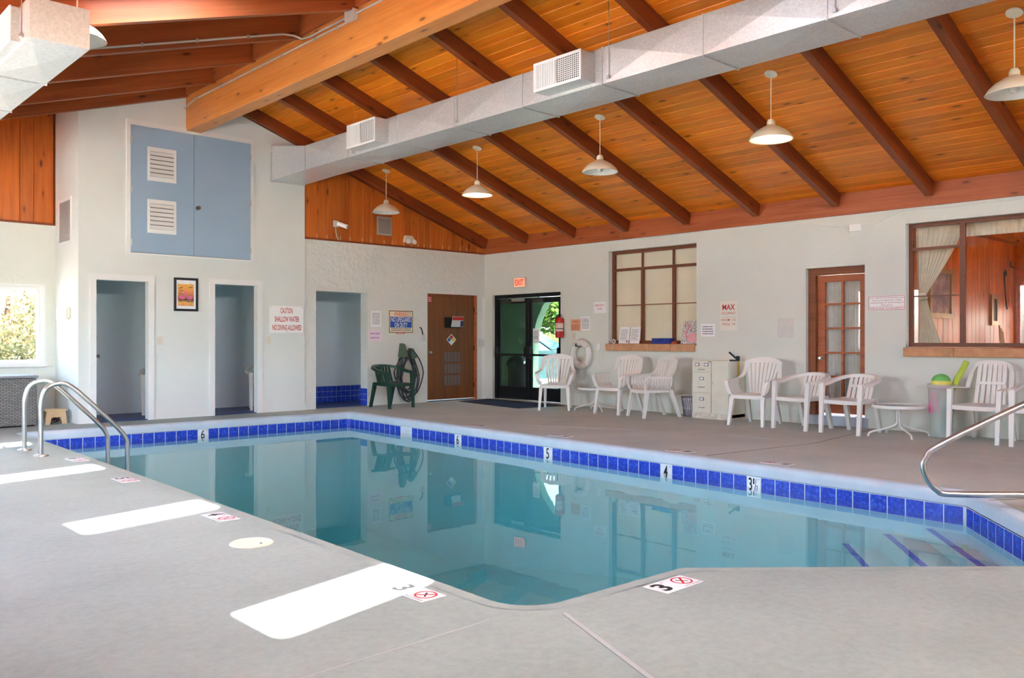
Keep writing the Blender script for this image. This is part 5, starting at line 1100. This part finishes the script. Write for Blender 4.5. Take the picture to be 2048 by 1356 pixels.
# toy bin
t = NT('frosted_bin_plastic'); t.set(C(226,232,228),.45); tr2 = t.n('ShaderNodeBsdfTransparent'); tr2.inputs[0].default_value = (.93,.96,.94,1); mxs = t.n('ShaderNodeMixShader'); mxs.inputs[0].default_value = .3
t.l(tr2.outputs[0],mxs.inputs[1]); t.l(t.p.outputs[0],mxs.inputs[2]); t.l(mxs.outputs[0],t.out.inputs[0]); M_BIN = t.m
bn = thing('toy_bin','translucent plastic bin full of bright pool toys','bin',(10.90,4.01,0),0)
MB().lathe_open([(.0,.006),(.118,.006),(.122,.01),(.152,.60),(.162,.605),(.165,.645),(.155,.65),(.146,.60),(.116,.012)],28).build('bin_body', M_BIN, bn, smooth=True)
bl2 = thing('toy_ball','green and yellow ball on top of the toy bin','ball',(10.905,4.015,.665),0)
def half(z0,z1,r): return [(max(0,r*math.sqrt(max(0,1-z*z))), r*z) for z in [z0+(z1-z0)*i/8 for i in range(9)]]
MB().lathe_open(half(.25,1,.112),24).build('green_half', plain('ball_green', C(120,206,110), .5), bl2, smooth=True); MB().lathe_open(half(-.25,.25,.112),24).build('yellow_band', plain('ball_yellow', C(238,226,110), .5), bl2, smooth=True); MB().lathe_open(half(-1,-.25,.112),24).build('pink_half', plain('ball_pink', C(240,150,190), .5), bl2, smooth=True)
def toy(name,label,path,r_,m): 
    q = thing(name,label,'pool toy',path[0],0); P0 = Vector(path[0]); MB().tube([Vector(p)-P0 for p in path],r_,14).build('foam_tube', m, q, smooth=True); return q
toy('foam_noodle','lime green foam noodle sticking out of the toy bin',[(10.98,3.98,.40),(11.0,3.87,.70),(11.02,3.76,.93)],.034,plain('lime_foam', C(196,216,84), .7,0,.3,.03))
toy('foam_toy','teal foam tube slanting inside the toy bin',[(10.89,4.0,.06),(10.91,3.93,.46)],.038,plain('teal_foam', C(70,180,196), .7)); toy('foam_toy','pink foam cup shape inside the toy bin',[(10.83,4.07,.30),(10.85,4.07,.55)],.06,plain('pink_foam', C(240,130,190), .7))

# ================================================================== LADDER AND HANDRAIL
ld = thing('pool_ladder','stainless steel pool ladder at the far left pool edge','ladder')
for y,dy in ((10.31,0),(9.67,0)):
    e = .0; MB().tube(smooth_path([(2.41,y,0),(2.41,y,.35),(2.415,y,.55),(2.46,y,.685),(2.57,y,.735),(2.70,y,.70),(2.95,y,.46),(3.16,y,.24),(3.25,y,.11),(3.265,y,-.05),(3.265,y,-.9)],4),.024,12).build('side_rail', M_STEEL, ld, smooth=True)
    MB().lathe([(.075,0),(.07,.008),(.04,.018),(.028,.02)],20,(2.41,y,.001)).build('base_flange', M_STEEL, ld)
for z in (-.40,-.68): MB().cbox(3.22,9.67,z-.015,3.31,10.31,z+.015,.005).build('tread', M_WPL, ld)
hr = thing('stair_handrail','stainless handrail loop over the corner pool steps','handrail')
d_ = V(.725,-.689,0); o_ = V(6.22,2.41,0)
def hp(s,z): p = o_+d_*s; return (p.x,p.y,z)
MB().tube(smooth_path([hp(2.0,1.02),hp(1.55,1.02),hp(1.2,.94),hp(.70,.735),hp(.12,.455),hp(.02,.36),hp(.0,.30),hp(.03,.21),hp(.10,.13),hp(.19,.105),hp(.7,.10),hp(2.3,.10)],5),.0225,14).build('rail_tube', M_STEEL, hr, smooth=True)
MB().tube([hp(1.9,1.02),hp(2.12,1.0),hp(2.25,.88),hp(2.28,0)],.0225,14).build('rail_post', M_STEEL, hr, smooth=True)
pf = hp(2.28,0); MB().lathe([(.07,0),(.065,.008),(.04,.018)],20,(pf[0],pf[1],.001)).build('base_flange', M_STEEL, hr)
MB().tube([hp(1.5,.10),hp(1.5,.001)],.02,10).build('rail_foot', M_STEEL, hr)

# ================================================================== LEFT ALCOVE THINGS
t = NT('grey_rattan_weave').set(None,.6,0,.35); br = t.n('ShaderNodeTexBrick'); br.inputs['Scale'].default_value = 1; br.inputs['Brick Width'].default_value = .07; br.inputs['Row Height'].default_value = .022; br.inputs['Mortar Size'].default_value = .004
br.inputs['Color1'].default_value = C(150,148,142); br.inputs['Color2'].default_value = C(128,126,122); br.inputs['Mortar'].default_value = C(70,68,66)
tc_ = t.n('ShaderNodeTexCoord'); s3 = t.n('ShaderNodeSeparateXYZ'); cb3 = t.n('ShaderNodeCombineXYZ'); ad3 = t.n('ShaderNodeMath',operation='ADD'); t.l(tc_.outputs['Object'],s3.inputs[0]); t.l(s3.outputs[0],ad3.inputs[0]); t.l(s3.outputs[1],ad3.inputs[1]); t.l(ad3.outputs[0],cb3.inputs[0]); t.l(s3.outputs[2],cb3.inputs[1]); t.l(cb3.outputs[0],br.inputs['Vector'])
t.l(br.outputs['Color'],t.p.inputs['Base Color']); t.bump(br.outputs['Fac'],-.8,.006); M_RATTAN = t.m
db = thing('deck_box','grey rattan storage box under the alcove window','storage box',(1.95,13.02,0),0)
MB().cbox(0,0,.02,1.25,.66,.66,.01).build('body', M_RATTAN, db); MB().cbox(-.015,-.02,.665,1.265,.68,.70,.008).build('lid', plain('grey_box_lid', C(140,142,146), .45), db); MB().cbox(.03,.02,0,1.22,.64,.02,.002).build('base', M_BLACK, db)
ss = thing('step_stool','small tan wooden step stool beside the rattan box','stool',(3.45,13.24,0),R(8))
M_TANW = plain('tan_plywood', C(214,180,138), .6,0,.3,.05,8)
MB().cbox(-.15,-.13,.185,.15,.13,.205,.004).build('top', M_TANW, ss)
for s in (-1,1):
    y = s*.115; b = MB(); b.prism([(-.145,0),(-.085,0),(-.06,.10),(.06,.10),(.085,0),(.145,0),(.125,.185),(-.125,.185)],y-.009,y+.009); b.build('side_panel', M_TANW, ss)
cbn = thing('cable_tangle','dark tangled cable under the tan step stool','cable',(3.45,13.24,0),0)
rn = random.Random(4); MB().tube(smooth_path([(rn.uniform(-.1,.1),rn.uniform(-.07,.07),rn.uniform(.01,.09)) for _ in range(16)],3),.008,6).build('cable', plain('dark_maroon_cable', C(62,30,38), .6), cbn)

# ================================================================== ON THE DECK
mt = thing('door_mat','dark blue grey floor mat inside the exit doors','mat',(0,0,.001)); mp = roundpoly([(10.08,10.66),(11.10,10.50),(11.26,12.75),(10.36,12.62)],[.03]*4,3)
MB().prism([(p.x,p.y) for p in mp],0,.008,'z').build('mat_edge', M_BLACK, mt); c0 = sum((p for p in mp),Vector((0,0)))/len(mp); MB().prism([((p.x-c0.x)*.96+c0.x,(p.y-c0.y)*.96+c0.y) for p in mp],.004,.011,'z').build('mat_pile', plain('blue_grey_mat_pile', C(58,64,84), .95,0,.1,.12,30,.5,200), mt)
dn = thing('drain_lid','round cream skimmer lid set into the near deck','drain lid',(2.283,4.69,.001)); MB().lathe([(.125,0),(.125,.004),(.118,.006),(.108,.006),(.104,.004),(.095,.004),(.09,.006),(0,.006)],36).build('lid_disc', plain('cream_lid_plastic', C(226,216,196), .5,0,.4,.05,20), dn, smooth=False); MB().tube([(.115*cos(2*pi*i/36),.115*sin(2*pi*i/36),.006) for i in range(36)],.0035,5,True).build('lid_ring', M_IVORY, dn); MB().lathe([(.008,.004),(.008,.009)],10,(.03,-.06,0)).build('lid_screw', M_INK, dn)
def flat_text(parent, s, x0, x1, y0, y1, z, m, bold=0.):
    p, fs = text_pts(s,bold); return MB().add([(x0+(x1-x0)*a, y0+(y1-y0)*c, z) for a,c in p], fs).build('lettering', m, parent)
def deck_mark(num, label, c, rz):
    """two white tiles: depth figure and no diving symbol; local x along the pair"""
    r = thing('deck_depth_tile',label,'depth marker',(c[0],c[1],.0),rz,'depth markers set in the deck')
    for x0 in (-.148,.002): MB().cbox(x0,-.073,0,x0+.146,.073,.003,.001).build('tile', M_TILEW, r)
    flat_text(r,num,-.125,-.055,-.055,.06,.0036,M_BLKINK,.03); flat_text(r,'FT',-.042,-.015,.035,.058,.0036,M_INK)
    b = MB(); b.lathe_open([(.046,.0036),(.056,.0036)],32,(.075,.008,0)); b.add([(.038,-.026,.0037),(.046,-.034,.0037),(.112,.042,.0037),(.104,.050,.0037)],[(0,1,2,3)]); b.build('prohibition_ring', M_RED, r)
    MB().add([(.05,.03,.0036),(.06,.034,.0036),(.082,.006,.0036),(.1,-.012,.0036),(.094,-.018,.0036),(.074,.0,.0036)],[(0,1,2,3,4,5)]).build('diver_figure', M_BLKINK, r)
    flat_text(r,'NO DIVING',.012,.14,-.068,-.054,.0036,M_BLKINK); return r
deck_mark('3','white 3 foot no diving tiles at the near pool corner',(3.412,2.50),0)
for c,num,lab in (((2.41,3.26),'3','no diving tiles touching the nearest sunlit patch'),((2.47,5.53),'4','no diving tiles beside the second sunlit patch'),((2.53,7.54),'5','small looking no diving tiles between the second and third sunlit patches'),((2.60,9.13),'6','farthest no diving tiles near the ladder')): deck_mark(num,'white '+lab,c,pi/2*-1)
for c,num,lab in (((7.68,8.95),'6','no diving tiles in the right deck, nearest the skimmer'),((7.60,7.27),'5','no diving tiles in the right deck, second from the skimmer'),((7.52,5.42),'4','no diving tiles in the right deck, third from the skimmer'),((7.46,4.25),'3½','no diving tiles in the right deck, closest to the handrail')): deck_mark(num,'white '+lab,c,pi/2)
